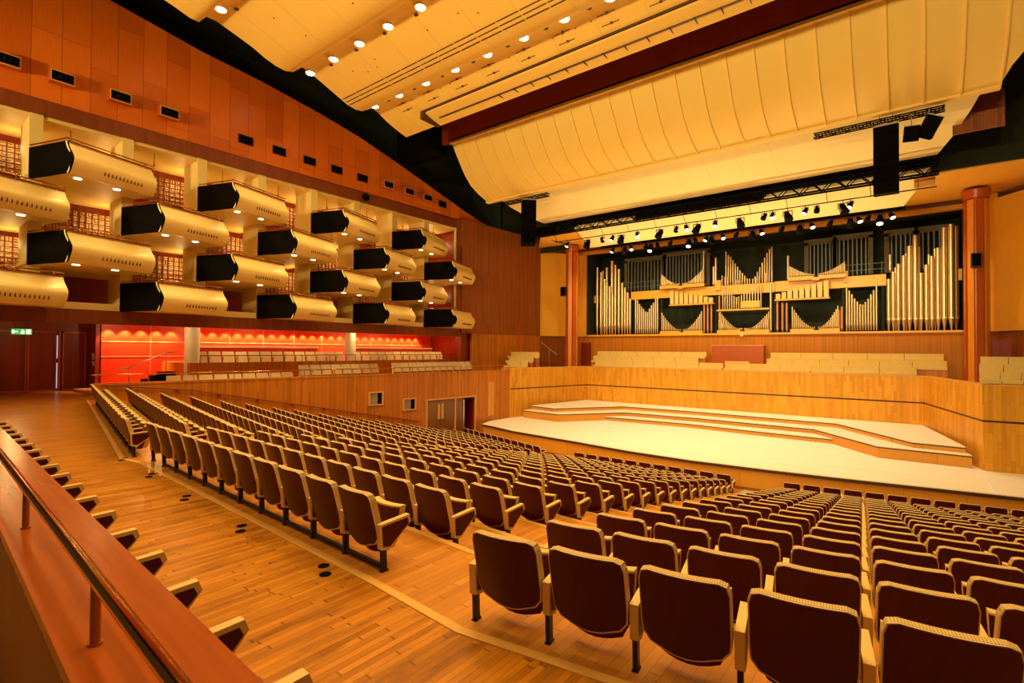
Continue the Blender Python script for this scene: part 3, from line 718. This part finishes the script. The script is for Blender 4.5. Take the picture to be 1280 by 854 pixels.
# slot lines and joints in the ceiling
def zc(y):
    for (y0,z0),(y1,z1) in zip(prof[:-1],prof[1:]):
        if y0 <= y <= y1: return z0+(z1-z0)*(y-y0)/(y1-y0)
    return 13.1
a = MB()
for y in (13.74,13.92,14.10):
    x = -20.8
    while x < 2:
        z = zc(y); a.box(x,x+.98,y-.03,y+.03,z-.006,z+.01); x += 1.03
a.box(-18.55,5,16.5,16.62,13.38,13.42); a.box(-18.58,-18.35,16.5,17.66,13.04,13.4)
a.box(-17.9,5,17.08,17.15,13.13,13.17)
for i in range(24): a.box(-14.2+.85*i,-14.2+.85*i+.02,17.02,17.4,13.09,13.14)
for y in (5.6,5.8): a.box(-20.9,-10,y-.04,y+.04,zc(y)-.008,zc(y)+.01)
struct('trim_ceiling_slots', a, M['edge'])
a = MB()
for i in range(13):
    x = -19.6+1.8*i
    for (y0,z0),(y1,z1) in zip(prof[12:-1],prof[13:]):
        vs = [(x-.008,y0,z0-.003),(x+.008,y0,z0-.003),(x+.008,y1,z1-.003),(x-.008,y1,z1-.003),(x-.008,y0,z0+.01),(x+.008,y0,z0+.01),(x+.008,y1,z1+.01),(x-.008,y1,z1+.01)]
        a.quadfaces(vs, [(0,3,2,1),(4,5,6,7),(0,1,5,4),(1,2,6,5),(2,3,7,6),(3,0,4,7)])
struct('trim_ceiling_joints', a, M['seatcream'])
# holes and small fittings
hd = MB()
for i in range(12):
    x = -19.5+1.8*i
    for y in (15.32,12.3,8.4): hd.cyl((x,y,zc(y)-.015),(x,y,zc(y)+.02),.09,n=12)
    for j,y in enumerate((15.85,16.2)):
        z = zc(y); hd.cyl((x+.4,y,z-.02),(x+.4,y,z+.02),.06,n=10); hd.box(x+.0,x+.7,y-.012,y+.012,z-.012,z+.01)
for i in range(40):
    x = -20.3+random.random()*18; y = random.choice((9.3,10.3,12.9,13.2,15.9)); hd.cyl((x,y,zc(y)-.01),(x,y,zc(y)+.02),.03,n=8)
struct('trim_ceiling_fittings', hd, M['edge'])

def lamp(name, kind, loc, energy, color, target=None, spot=1.2, blend=.6, radius=.1, size=None):
    d = bpy.data.lights.get(name)
    if d is None:
        d = bpy.data.lights.new(name, kind); d.energy = energy; d.color = color
        if kind == 'SPOT': d.spot_size = spot; d.spot_blend = blend
        if kind in ('SPOT','POINT'): d.shadow_soft_size = radius
        if kind == 'AREA': d.shape = 'RECTANGLE'; d.size, d.size_y = size
    o = bpy.data.objects.new(name, d); COL.objects.link(o); o.location = loc
    if target is not None:
        o.rotation_euler = (Vector(target)-Vector(loc)).to_track_quat('-Z','Y').to_euler()
    return o
WARM = (1,.74,.31); WARM2 = (1,.66,.24)
rowsL = [(15.18,-20.36,13.70,'lowest'),(12.12,-20.86,14.15,'middle'),(8.05,-20.0,14.47,'uppermost')]
for (y,x0,z,nm_) in rowsL:
    for i in range(13):
        x = x0+1.79*i
        lamp('house_downlight', 'SPOT', (x,y,z-.12), 620, WARM, (x,y,0), 1.9, .7, .12)
        if not in_view((x,y,z), 15): continue
        t = thing('ceiling_downlight', 'glowing round downlight, %s from the left in the %s ceiling row' % (ORD[i], nm_), 'ceiling light', (x,y,z), 0, 'round downlights in the waved ceiling')
        a = MB(); a.cyl((0,0,-.05),(0,0,-.03),.17,n=20); a.build('diffuser', M['lens'], t)
        a = MB(); a.cyl((0,0,-.03),(0,0,.3),.21,n=20); a.build('housing', M['white'], t)
for y in (3.4,-1.6):
    for i in range(11): lamp('house_downlight', 'SPOT', (-19+2.1*i,y,13.6), 620, WARM, (-19+2.1*i,y,0), 1.9, .7, .12)

# dark void round the ceiling
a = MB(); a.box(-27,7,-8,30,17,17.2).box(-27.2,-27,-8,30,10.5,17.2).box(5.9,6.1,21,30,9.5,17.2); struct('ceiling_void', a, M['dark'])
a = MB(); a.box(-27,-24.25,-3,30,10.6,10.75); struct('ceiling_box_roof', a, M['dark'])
a = MB()
a.box(-21.4,-21.0,16.2,16.9,13.9,14.3)
struct('trim_void_fittings', a, M['black'])

# ------------------------------------------------------------------ left wall above the boxes
top = [(-3,15.6),(2,15.5),(5.7,15.2),(8.9,14.72),(11.5,14.5),(14.5,14.1),(17,13.65),(19.8,12.95),(22.5,12.2),(25.2,11.45),(28.2,10.75)]
Mw = Matrix(((0,0,1,0),(1,0,0,0),(0,1,0,0),(0,0,0,1)))
a = MB(); pl = [(-3,10.65)]+top
n = len(pl)
vs = [(-24.0,y,z) for y,z in pl]+[(-24.2,y,z) for y,z in pl]
a.quadfaces(vs, [tuple(range(n)), tuple(range(2*n-1,n-1,-1))]+[(i,i+n,(i+1)%n+n,(i+1)%n) for i in range(n)]); struct('wall_left_upper', a, M['upper'])
a = MB(); a.box(-24.25,-23.97,-3,25.0,10.1,10.66).box(-24.3,-23.92,-3,25.0,2.85,3.36); struct('trim_box_bands', a, M['band'])
a = MB(); a.wallseg((-23.97,24.95),(-23.5,33.45),3.1,10.75,-.2); a.box(-24.3,-23.95,24.55,24.95,3.3,10.7); struct('wall_left_splay', a, M['sidewall'])
a = MB(); a.box(-24.05,-23.95,24.45,24.62,3.36,10.1); struct('trim_box_end', a, M['cream'])
a = MB(); a.wallseg((-24.0,26.0),(-23.5,33.45),-.3,3.1,-.2); struct('wall_left_lower', a, M['stallwall'])
for i,(y,wood_) in enumerate(((2.93,1),(4.35,1),(6.04,1),(7.67,1),(10.81,0),(12.39,0),(13.97,0),(15.52,0),(17.13,0),(18.72,1),(20.27,1),(21.75,1),(23.28,0))):
    z = 11.55-.012*i
    t = thing('wall_loudspeaker', 'black square-faced loudspeaker in the orange wall, %s from the left' % ORD[i], 'loudspeaker', (-24.0,y,z), 0, 'loudspeakers along the orange wall')
    if wood_:
        a = MB(); a.box(-.02,.30,-.34,.34,-.20,.20); a.build('housing', M['column'], t); a = MB(); a.box(.30,.31,-.34,.34,-.20,.20); a.build('face_frame', M['framewood'], t)
        a = MB(); a.box(.31,.325,-.30,.30,-.16,.16); a.build('grille', M['black'], t)
    else:
        a = MB(); a.box(-.02,.03,-.33,.33,-.2,.2); a.build('housing', M['metal'], t)
        a = MB(); a.box(.03,.04,-.29,.29,-.16,.16); a.build('grille', M['black'], t)
    a = MB(); a.cyl((.0,-.08,.0),(.335 if wood_ else .05,-.08,.0),.035,n=8).cyl((.0,.08,.03),(.335 if wood_ else .05,.08,.03),.02,n=8); a.build('driver', M['metal'], t)
t = thing('ceiling_camera', 'small black dome camera hanging on the dark band above the boxes', 'camera', (-23.9,17.3,10.55))
a = MB(); a.cyl((0,0,-.3),(0,0,-.05),.16,.2,n=14); a.build('dome', M['black'], t)
a = MB(); a.box(-.1,.1,-.05,.05,-.05,.1); a.build('mount', M['metal'], t)

# ------------------------------------------------------------------ boxes
PY = [1.0,3.55,6.2,8.85,11.42,14.08,16.62,19.22,21.75,24.4]
for i,y in enumerate(PY[:-1]):
    a = MB(); a.box(-25.5,-24.0,y,y+.36,3.36,10.1); struct('wall_pier_%d' % (i+1), a, M['pier'])
a = MB(); a.box(-27.2,-26.95,-3,27,3.22,10.7).box(-27.2,-24.2,24.95,25.1,3.22,10.7); struct('wall_box_back', a, M['maroonwall'])
a = MB(); a.box(-27,-24.05,-3,24.7,9.98,10.1).box(-27,-24.05,-3,24.7,3.22,3.36); struct('ceiling_boxes', a, M['cream'])
lat = 0
def lattice(y0, y1, z0, z1, lb):
    t = thing('lattice_screen', lb, 'screen', (-26.93,y0,z0), 0, 'lattice screens behind the boxes')
    a = MB(); a.box(0,.03,0,y1-y0,0,z1-z0); a.build('backing', M['latback'], t)
    g = MB(); n = max(2, round((y1-y0)/.21)); m = max(2, round((z1-z0)/.21))
    for i in range(n+1):
        y = (y1-y0)*i/n; g.box(.03,.10,y-.02,y+.02,0,z1-z0)
    for j in range(m+1):
        z = (z1-z0)*j/m; g.box(.03,.10,0,y1-y0,z-.015,z+.015)
    fr = g; dy = (y1-y0)/n; dz = (z1-z0)/m
    for i in range(n):
        for j in range(m):
            y = dy*(i+.5); z = dz*(j+.5); k = random.randrange(4)
            if k == 0: fr.box(.03,.07,y-.07,y+.05,z+.02,z+.04)
            if k == 1: fr.box(.03,.07,y-.01,y+.01,z-.07,z+.08)
            if k == 2: fr.box(.03,.07,y-.02,y+.08,z-.04,z-.02).box(.03,.07,y-.03,y-.01,z-.04,z+.07)
            if k == 3: fr.box(.03,.07,y-.08,y+.02,z-.01,z+.01)
    fr.build('lattice_grid', M['lattice'], t)
BW = ['leftmost','second','third','fourth','fifth']
def theatre_box(y0, zt, lb):
    """side panel from the pier corner outwards, front angled towards the stage"""
    t = thing('theatre_box', lb, 'theatre box', (-24.0,y0,zt), 0, 'cantilevered boxes on the left wall')
    A = Vector((0,0)); B = Vector((2.0,.70)); C = Vector((1.05,3.40)); D = Vector((0,3.05))
    dz = -1.08
    # profile outward offset / z, relative to the line B-C
    pf = [(-.15,0),(-.13,-.10),(-.05,-.26),(.06,-.40),(.135,-.52),(.15,-.62),(.11,-.76),(.02,-.95),(-.07,-1.08)]
    d = (C-B).normalized(); nn = Vector((d.y,-d.x))
    d1 = (B-A).normalized()
    rows = []
    for off,z in pf:
        p = B+nn*off; q = C+nn*off
        rows.append([(p.x,p.y,z),((p.x+q.x)/2,(p.y+q.y)/2,z),(q.x,q.y,z)])
    a = MB(); a.sheet(rows, (-nn.x*.07,-nn.y*.07,0))
    # slots
    s = a; s.mi = 1
    for i in range(11):
        u = .36+.045*i; p = B+(C-B)*u+nn*.075
        Mx = Matrix.Translation((p.x,p.y,-.80)) @ Matrix.Rotation(math.atan2(d.y,d.x),4,'Z')
        s.box(-.010,.010,-.040,.02,-.065,.065, Mx)
    a.build('box_front', [M['boxface'], M['edge']], t)
    # side panel (dark, follows the profile at its outer end)
    def side(P, Q, mat, sgn):
        e_ = (Q-P).normalized(); vs = []
        pts = [(0,0)]+[( (Q-P).length+off, z) for off,z in pf]+[(0,dz)]
        n_ = Vector((-e_.y,e_.x))*.05*sgn
        v1 = [(P.x+e_.x*u,P.y+e_.y*u,z) for u,z in pts]; v2 = [(x+n_.x,y+n_.y,z) for x,y,z in v1]
        k = len(pts); m = MB(); m.quadfaces(v1+v2, [tuple(range(k)), tuple(range(2*k-1,k-1,-1))]+[(i,i+k,(i+1)%k+k,(i+1)%k) for i in range(k)])
        return m
    side(A,B,None,1).build('side_panel', M['black'], t)
    side(D,C,None,-1).build('side_panel', M['boxface'], t)
    a = MB(); a.prism([(A.x-2.9,A.y-.1),(A.x,A.y-.1),(A.x,A.y+.02),(B.x-.06,B.y),(C.x-.06,C.y),(D.x,D.y),(D.x-2.9,D.y)], dz+.02, dz+.14); a.build('floor_slab', M['cream'], t)
    # handrail
    p = B-nn*.10; q = C-nn*.10
    a = MB(); a.tube([(A.x+.1,A.y+.02,.07),(p.x-.05,p.y,.10),(q.x,q.y,.10)],.026,8); hrl = a.build('handrail', M['brass'], t)
    for u in (.12,.5,.88):
        c = p+(q-p)*u; a = MB(); a.tube([(c.x,c.y,.10),(c.x+nn.x*.12,c.y+nn.y*.12,.0),(c.x+nn.x*.06,c.y+nn.y*.06,-.08)],.014,6); a.build('bracket', M['brassd'], hrl)
    b = MB(); b.prism([(A.x,A.y+.03),(p.x,p.y),(q.x,q.y),(q.x-.25,q.y),(p.x-.3,p.y+.1),(A.x,A.y+.2)], -.02, .02); b.build('top_shelf', M['band'], t)
    if zt > 4.6:
        for (u,v) in ((1.35,1.05),(.95,2.25)):
            l = MB(); l.cyl((u,v,dz-.005),(u,v,dz+.02),.11,n=16); l.build('downlight', M['lensdim'], t)
            lamp('box_downlight','SPOT',(-24+u,y0+v,zt+dz-.06), 45, WARM, (-24+u,y0+v,0), 2.2, .8, .06)
T = {4:8.86,3:7.38,2:5.88,1:4.43}; RN = {4:'top',3:'third',2:'second',1:'bottom'}
for r,ys in ((4,[3.55,8.85,14.08,19.22]),(3,[1.0,6.2,11.42,16.62,21.75]),(2,[3.55,8.85,14.08,19.22]),(1,[1.0,6.2,11.42,16.62,21.75])):
    for i,y in enumerate(ys):
        theatre_box(y, T[r], 'cream theatre box with dark side panel, %s tier%s, %s from the left' % (RN[r], ' from the bottom' if r in (2,3) else '', ORD[i]))
for i in range(9):
    y0 = (PY[i]+.36)*1.12-.1; y1 = PY[i+1]*1.055+.05; A = i % 2 == 1
    if i == 8: y1 = 24.6; y0 = 24.0
    if A:
        L = [(8.55,9.72,'above the top box'),(6.0,7.55,'between the top and second boxes')]; fl = [(7.78,8.5),(4.8,5.95)]
    else:
        L = [(8.55,9.72,'above the third-tier box'),(4.55,6.15,'between the third and bottom boxes')]
    for z0,z1,ps in L:
        lattice(y0, y1, z0, z1, 'red lattice screen %s, %s bay from the left' % (ps, ORD[i]))
        lamp('bay_light','POINT',(-26.1,y1-.4,z1-.4), 46, WARM2, radius=.15)
    if A: a = MB(); a.box(-25.0,-24.02,PY[i]+.38,PY[i+1]-.02,3.36,3.62); struct('trim_bay_sill_%d' % i, a, M['cream'])
    # slim brass rod in the bay
    t = thing('hanging_rod', 'slim brass rod hanging in the %s bay from the left, topmost level' % ORD[i], 'rod', (-24.5,PY[i]+1.2,9.98), 0, 'brass rods in the box bays')
    a = MB(); a.cyl((0,0,-1.2),(0,0,0),.015,n=8); a.build('rod', M['brassd'], t); a = MB(); a.cyl((0,0,-.55),(0,0,-.45),.04,n=8); a.build('collar', M['brass'], t)

# ------------------------------------------------------------------ recess under the boxes
a = MB(); a.box(-31,-24.1,-3,27.5,3.10,3.22); struct('ceiling_recess', a, M['maroonwall'])
a = MB(); a.box(-29.62,-29.5,6.9,28,-.2,3.1); struct('wall_red', a, M['red'])
a = MB()
for z in (1.54,2.25): a.box(-29.5,-29.485,6.95,28,z-.018,z+.018)
for i in range(12): a.box(-29.5,-29.49,8.9+1.85*i-.008,8.9+1.85*i+.008,.0,3.1)
struct('trim_red_joints', a, M['redline'])
a = MB(); a.box(-24.6,-24.1,25.2,27.6,.0,3.1).box(-29.6,-24.1,27.5,27.7,0,3.1); struct('wall_recess_end', a, M['maroonwall'])
a = MB(); a.box(-30.85,-30.7,-3,6.95,-.1,3.1).box(-30.7,-29.5,6.75,6.95,-.1,3.1); struct('wall_door_left', a, M['maroonwall'])
a = MB(); a.box(-29.5,-23,6.0,28,-.1,.12); struct('floor_side_terrace', a, M['stallwall'])
a = MB(); a.box(-29.5,-26.0,9.4,27,.3,1.28); struct('trim_terrace_step', a, M['stallwall'])
# door leaves
for i,(y0,y1,nm_) in enumerate(((.9,2.2,'a'),(2.3,3.55,'b'),(3.62,4.55,'c'),(4.68,5.55,'d'),(5.85,6.6,'e'))):
    t = thing('door_%d' % (i+4), None, None, (-30.7,0,0)); t['kind'] = 'structure'
    a = MB(); a.box(0,.06,y0,y1,.03,2.62); a.build('door_leaf', M['maroonwall'], t)
    a = MB(); a.box(0,.10,y0-.06,y0,0,2.68).box(0,.10,y1,y1+.05,0,2.68).box(0,.10,y0-.06,y1+.05,2.62,2.68).box(0,.11,y0,y1,0,.06); a.build('door_frame', M['column'], t)
t = thing('door_9', None, None, (-30.7,0,0)); t['kind'] = 'structure'
a = MB(); a.box(0,.03,5.55,5.85,.05,2.62); a.build('dark_gap', M['black'], t)
a = MB(); a.box(.03,.04,5.56,5.64,.1,1.25).box(.03,.04,5.56,5.64,1.45,2.5); a.build('glass_strip', M['glassl'], t)
a = MB(); a.box(0,.12,5.66,5.74,.0,2.66); a.build('door_edge', M['column'], t)
t = thing('exit_sign', 'green lit exit sign hanging above the maroon doors', 'exit sign', (-30.1,4.35,2.62))
a = MB(); a.box(-.04,.04,-.32,.32,-.12,.12); a.build('lit_face', M['exit'], t)
s = MB(); s.box(.04,.05,-.30,-.12,-.02,.02).box(.04,.05,-.30,-.24,-.07,.07)          # arrow
s.cyl((.04,.02,.075),(.05,.02,.075),.025,n=10); s.box(.04,.05,-.01,.04,-.03,.05).box(.04,.05,.03,.10,-.0,.03).box(.04,.05,-.04,.0,-.10,-.03).box(.04,.05,.03,.08,-.10,-.03)  # running figure
s.box(.04,.05,.14,.28,-.10,.10); s.build('pictogram', M['exitw'], t)
a = MB(); a.cyl((0,-.2,.12),(0,-.2,.4),.01,n=6).cyl((0,.2,.12),(0,.2,.4),.01,n=6); a.build('hanger', M['metal'], t)
for i,(z,w_,lb) in enumerate(((1.55,.16,'round white pictogram sign on the maroon wall beside the doors, upper'),(1.22,.15,'small white notice on the maroon wall beside the doors, lower'))):
    t = thing('wall_notice', lb, 'sign', (-29.9,6.74,z))
    a = MB()
    if i == 0: a.cyl((.1,0,0),(.1,-.02,0),.15,n=16)
    else: a.box(0,.28,-.02,0,-.09,.09)
    a.build('plate', M['white'], t)
    a = MB(); a.box(.06,.14,-.025,-.02,-.05,.03) if i == 0 else a.box(.05,.22,-.025,-.02,-.04,.0); a.build('mark', M['beam'], t)
# white columns
for i,y in enumerate((9.65,18.2)):
    t = thing('column', 'round cream column under the boxes, %s one' % ('left','right')[i], 'column', (-26.5,y,.3), 0, 'cream columns under the boxes')
    a = MB(); a.cyl((0,0,0),(0,0,2.80),.31,n=24); a.build('shaft', M['white'], t)
    a = MB(); a.cyl((0,0,0),(0,0,.08),.34,n=24); a.build('base_ring', M['white'], t)
YL = [7.2+.645*i for i in range(30)]
for i,y in enumerate(YL):
    if abs(y-10.6) < .2 or y > 26.4: continue
    lamp('wall_washer','SPOT',(-29.25,y,3.03), 520, (1,.72,.30), (-29.45,y,0), 1.5, .6, .015)
    t = thing('wall_washer', 'small recessed spotlight over the red wall, %s from the left' % ORD[i], 'spotlight', (-29.22,y,3.10), 0, 'recessed spotlights over the red wall')
    a = MB(); a.cyl((0,0,-.02),(0,0,.0),.07,n=12); a.build('trim_ring', M['metal'], t)
for y in (0,3.5,8,11.5,15,18.5,22,25): lamp('added_recess_fill','POINT',(-25.6,y,2.96), 110, WARM2, radius=.012)  # bare points without fixtures, added to brighten the recess, its seats and columns
# side terrace seats
def terrace_seat():
    t = thing('terrace_chair', 'x', 'chair')
    a = MB(); a.sheet([[(-.0,-.26,.42),(-.0,.26,.42)],[(-.04,-.27,.60),(-.04,.27,.60)],[(-.12,-.25,.82),(-.12,.25,.82)]],(-.08,0,0)); a.build('backrest', M['benchpale'], t)
    a = MB(); a.sheet([[(.10,-.25,.30),(.10,.25,.30)],[(.05,-.26,.45),(.05,.26,.45)],[(.03,-.24,.62),(.03,.24,.62)]],(-.05,0,0)); a.build('seat', M['benchpale'], t)
    a = MB(); a.box(-.05,.12,-.30,-.265,0,.50).box(-.02,.25,-.30,-.265,.48,.52); a.build('armrest', M['armwood'], t)
    a = MB(); a.box(-.06,.0,-.25,.25,0,.40); a.build('frame', M['stallwall'], t)
    learn(t); return t
TS = terrace_seat(); first = True
for (x,z,y0,n,rn) in ((-26.4,.98,10.0,13,'back row before the right cream column'),(-26.4,.98,18.6,12,'back row right of the right cream column'),(-24.3,-.02,8.2,9,'front row behind the rail, left part'),(-24.6,.30,14.2,8,'front row behind the rail, middle part'),(-23.9,.34,19.6,11,'front row behind the rail, part nearest the stage')):
    for i in range(n):
        if first: o = TS; first = False
        else: o = copy_tree(TS)
        o.location = (x,y0+.62*i,z); o.rotation_euler = (0,0,-.08)
        tag(o, 'straw side seat, %s, %s from the left' % (rn, ORD[i]), 'chair', 'straw-coloured seats in the side terrace')
for (y0,y1,x,z,mt,lb) in ((10.0,16.6,-27.4,1.98,'benchpale','long cream rail top behind the back row, left of the right cream column'),(18.5,25.6,-27.4,1.98,'benchpale','long cream rail top behind the back row, right of the right cream column')):
    t = thing('wall_rail', lb, 'rail', (x,0,z)); a = MB(); a.box(-.1,.1,y0,y1,0,.10); a.build('rail_top', M['benchpale'], t)
    a = MB(); a.box(-.03,.03,y0,y1,-.9,0); a.build('panel', M['red'], t)
for (y0,y1,x,z,lb) in ((9.7,18.0,-25.7,1.62,'thin dark rail in front of the back row, left'),(18.4,26.4,-25.7,1.62,'thin dark rail in front of the back row, right')):
    t = thing('handrail', lb, 'handrail', (x,0,z)); a = MB(); a.cyl((0,y0,0),(0,y1,0),.02,n=6); a.build('rail', M['lattice'], t)
    for i in range(6): a = MB(); a.cyl((0,y0+(y1-y0)*i/5,-.5),(0,y0+(y1-y0)*i/5,0),.015,n=6); a.build('post', M['lattice'], t)
# stair rail on the left
t = thing('stair_rail', 'steel handrail climbing beside the dark steps in front of the red wall', 'handrail', (0,0,0))
a = MB(); a.tube([(-26.8,6.9,1.05),(-26.8,7.3,1.10),(-26.8,8.7,1.75),(-26.8,9.2,1.80)],.03,8); a.build('rail', M['steel'], t)
a = MB(); a.tube([(-26.8,7.3,.3),(-26.8,7.3,1.1)],.02,6).tube([(-26.8,8.7,.3),(-26.8,8.7,1.75)],.02,6); a.build('post', M['steel'], t)
t = thing('steps', 'dark steps rising to the back row of the side terrace', 'steps', (-26.3,7.4,.3))
for i in range(4): a = MB(); a.box(-.4,.4,.3*i,1.4,.15*i,.15*(i+1)); a.build('step', M['black'], t)

# ------------------------------------------------------------------ line array loudspeakers, trusses, stage lamps
def line_array(x, y, ztop, n, lb, curve, w=.88, rz=0):
    t = thing('line_array', lb, 'loudspeaker array', (x,y,ztop), rz)
    zz = 0; an = 0; yy = 0
    for i in range(n):
        h = .26; an = curve*i*i/n
        Mx = Matrix.Translation((0,yy,zz)) @ Matrix.Rotation(-an,4,'X')
        a = MB(); a.prismX([(-.25,-h),(-.25,-.01),(.25,-.03),(.25,-h+.02)], -w/2, w/2, Mx); a.build('cabinet', M['black'], t)
        zz -= h*math.cos(an); yy += h*math.sin(an)
    a = MB(); a.box(-w/2,w/2,-.3,.3,0,.06); a.build('flying_frame', M['steel'], t)
    a = MB(); a.cyl((-.2,0,.06),(-.2,0,.9),.012,n=6).cyl((.2,0,.06),(.2,0,.9),.012,n=6); a.build('chain', M['metal'], t)
    return t
line_array(-.76,24.5,10.72,10,'tall black loudspeaker array hanging at the right of the stage',0.0,w=.8)
line_array(-17.95,24.5,10.85,10,'curved black loudspeaker array hanging at the left of the stage',.045,w=.85,rz=.75)
for (x,lb,rx) in ((.02,'small black loudspeaker hung just right of the right array',.1),(.55,'tilted black loudspeaker box farthest right under the canopy',.5)):
    t = thing('hung_loudspeaker', lb, 'loudspeaker', (x,24.5,10.3 if rx < .3 else 10.42)); 
    Mx = Matrix.Rotation(rx,4,'Y') @ Matrix.Rotation(.4,4,'X')
    s_ = .55 if rx < .3 else .8
    a = MB(); a.box(-.24,.24,-.25,.25,-s_*.5,s_*.5,Mx); a.build('cabinet', M['black'], t)
    a = MB(); a.cyl((0,0,s_*.4),(0,0,.75),.02,n=6).box(-.26,.26,-.02,.02,s_*.5,s_*.5+.03,Mx); a.build('yoke', M['steel'], t)
def truss(name, p, q, h, w, lb, mat='metal', nseg=30):
    t = thing(name, lb, 'lighting truss', (0,0,0)); p = Vector(p); q = Vector(q)
    a = MB()
    for dy,dz in ((-w/2,0),(w/2,0),(-w/2,h),(w/2,h)):
        o_ = Vector((0,dy,dz)); a.cyl(p+o_, q+o_, .03 if w < .3 else .05, n=6)
    a.build('chords', M['black'], t)
    b = MB()
    for i in range(nseg):
        u0 = i/nseg; u1 = (i+1)/nseg; A_ = p+(q-p)*u0; B_ = p+(q-p)*u1; z0, z1 = (0,h) if i%2 else (h,0)
        for dy in (-w/2,w/2): b.cyl(A_+Vector((0,dy,z0)), B_+Vector((0,dy,z1)), .016 if w < .3 else .028, n=5)
        b.cyl(A_+Vector((0,-w/2,0)), A_+Vector((0,w/2,0)), .014, n=5)
    b.build('lattice_bars', M['black'], t)
    return t
t = truss('lighting_truss', (-20.2,28.6,9.75), (.95,28.6,9.75), .5, .4, 'long black lighting truss across the stage under the middle canopy', nseg=44)
a = MB(); a.cyl((-19.2,29.3,9.35),(.9,29.3,9.35),.03,n=6); a.build('lamp_bar', M['metal'], t)
a = MB()
for i in range(12): a.cyl((-19+1.75*i,29.3,9.35),(-19+1.75*i,28.8,9.78),.015,n=5)
a.build('drop_arm', M['metal'], t)
a = MB(); a.box(-13.0,-6.0,28.45,28.8,9.84,10.2); a.build('cable_tray', M['black'], t)
a = MB(); a.box(-20.3,-18.9,28.4,28.85,9.7,10.25); a.build('motor_box', M['black'], t)
truss('short_truss', (-20.2,24.6,10.95), (-16.6,24.6,10.95), .16, .2, 'short truss above the left loudspeaker array', 'metal', 16)
truss('short_truss', (-3.2,24.6,10.95), (1.0,24.6,10.95), .16, .2, 'short truss above the right loudspeaker array', 'metal', 18)
t = truss('lamp_bar', (-17.6,32.9,9.35), (-.2,32.9,9.35), .10, .1, 'thin lamp bar along the edge of the lowest canopy', 'metal', 24)
def stage_lamp(x, y, z, big, lit, lb, ang):
    t = thing('stage_lamp', lb, 'stage light', (x,y,z), 0, 'stage lamps hanging over the stage')
    s = 1.12 if big else .72
    a = MB(); a.cyl((0,0,0),(0,0,-.14*s),.018,n=6).box(-.2*s,.2*s,-.02,.02,-.16*s,-.12*s).box(-.2*s,-.17*s,-.02,.02,-.38*s,-.14*s).box(.17*s,.2*s,-.02,.02,-.38*s,-.14*s); a.build('yoke', M['metal'], t)
    d = Vector((math.sin(ang)*.5,-.35,-.8)).normalized(); c = Vector((0,0,-.36*s))
    a = MB(); a.cyl(c-d*.22*s, c+d*.05*s, .10*s, .17*s, n=12).cyl(c+d*.05*s, c+d*.24*s, .17*s, .19*s, n=12); a.build('housing', M['black'], t)
    a = MB(); a.cyl(c+d*.24*s, c+d*.26*s, (.13*s if big else .17*s) if lit else .12*s, n=12); a.build('lens', M['lens2'] if lit else M['black'], t)
L1 = [(-18.2,1),(-16.7,0),(-15.6,2),(-14.9,1),(-14.3,0),(-13.2,1),(-11.8,0),(-10.8,2),(-10.2,1),(-9.6,0),(-8.6,1),(-7.3,0),(-6.1,2),(-5.7,1),(-5.0,0),(-4.2,1),(-3.7,2),(-2.6,0),(-2.3,1)]
for i,(x,k) in enumerate(L1):
    stage_lamp(x, 29.3, 9.35, k == 0, k == 1, '%s stage lamp, %s from the left on the front lamp bar' % ('lit' if k == 1 else 'large black' if k == 0 else 'small black', ORD[i]), (i%3-1)*.6)
L2 = [-16.7,-15.8,-15.3,-14.2,-13.9,-13.4,-12.5,-11.3,-10.9,-10.2,-9.9,-9.2,-8.4,-7.5,-7.0,-5.9,-5.0,-4.4,-3.5,-2.6,-2.2,-1.8,-1.3,-.8]
for i,x in enumerate(L2):
    lit = i in (0,2,4,7,9,11,14,17,20,22,23)
    stage_lamp(x, 32.9, 9.36, i%3 == 1, lit, '%s stage lamp, %s from the left on the rear lamp bar' % ('lit' if lit else 'black', ORD[i]), (i%3-1)*.6)

# ------------------------------------------------------------------ light
for x in (-18,-15.5,-13,-10.5,-8,-5.5,-3,-.6):
    lamp('stage_wash','SPOT',(x,29.3,9.1), 1250, (1,.80,.50), (x,26.5,-2.4), 1.7, .7, .15)
    lamp('stage_front','SPOT',(x,24.9,10.9), 900, (1,.80,.52), (x,27.5,-2.4), 1.5, .8, .15)
    lamp('choir_wash','SPOT',(x,31.5,9.2), 950, (1,.74,.34), (x,36,3.0), 1.7, .7, .15)
    lamp('added_canopy_fill','SPOT',(x,33.85,.95), 1300, (1,.76,.36), (x,28.6,10.5), 1.7, .9, .02)  # added fill on the choir wall cap, no fixture, brightens canopies and soffit
for x in (-22,-16,-10,-4,1):
    lamp('added_rear_fill','SPOT',(x*.9,-6,9.0), 7500, (1,.76,.36), (x,22,11.5), 1.5, .8, .5)  # fill spots added behind the camera to brighten ceiling and canopies
w = bpy.data.worlds.new('world'); SC.world = w; w.use_nodes = True
w.node_tree.nodes['Background'].inputs[0].default_value = (1,.66,.26,1)
w.node_tree.nodes['Background'].inputs[1].default_value = .10
SC.view_settings.view_transform = 'Standard'; SC.view_settings.look = 'None'
SC.view_settings.exposure = -0.68; SC.view_settings.gamma = 1; SC.view_settings.use_curve_mapping = False
print('organ pipes as parts', npipe[0], 'seats', len(seats))
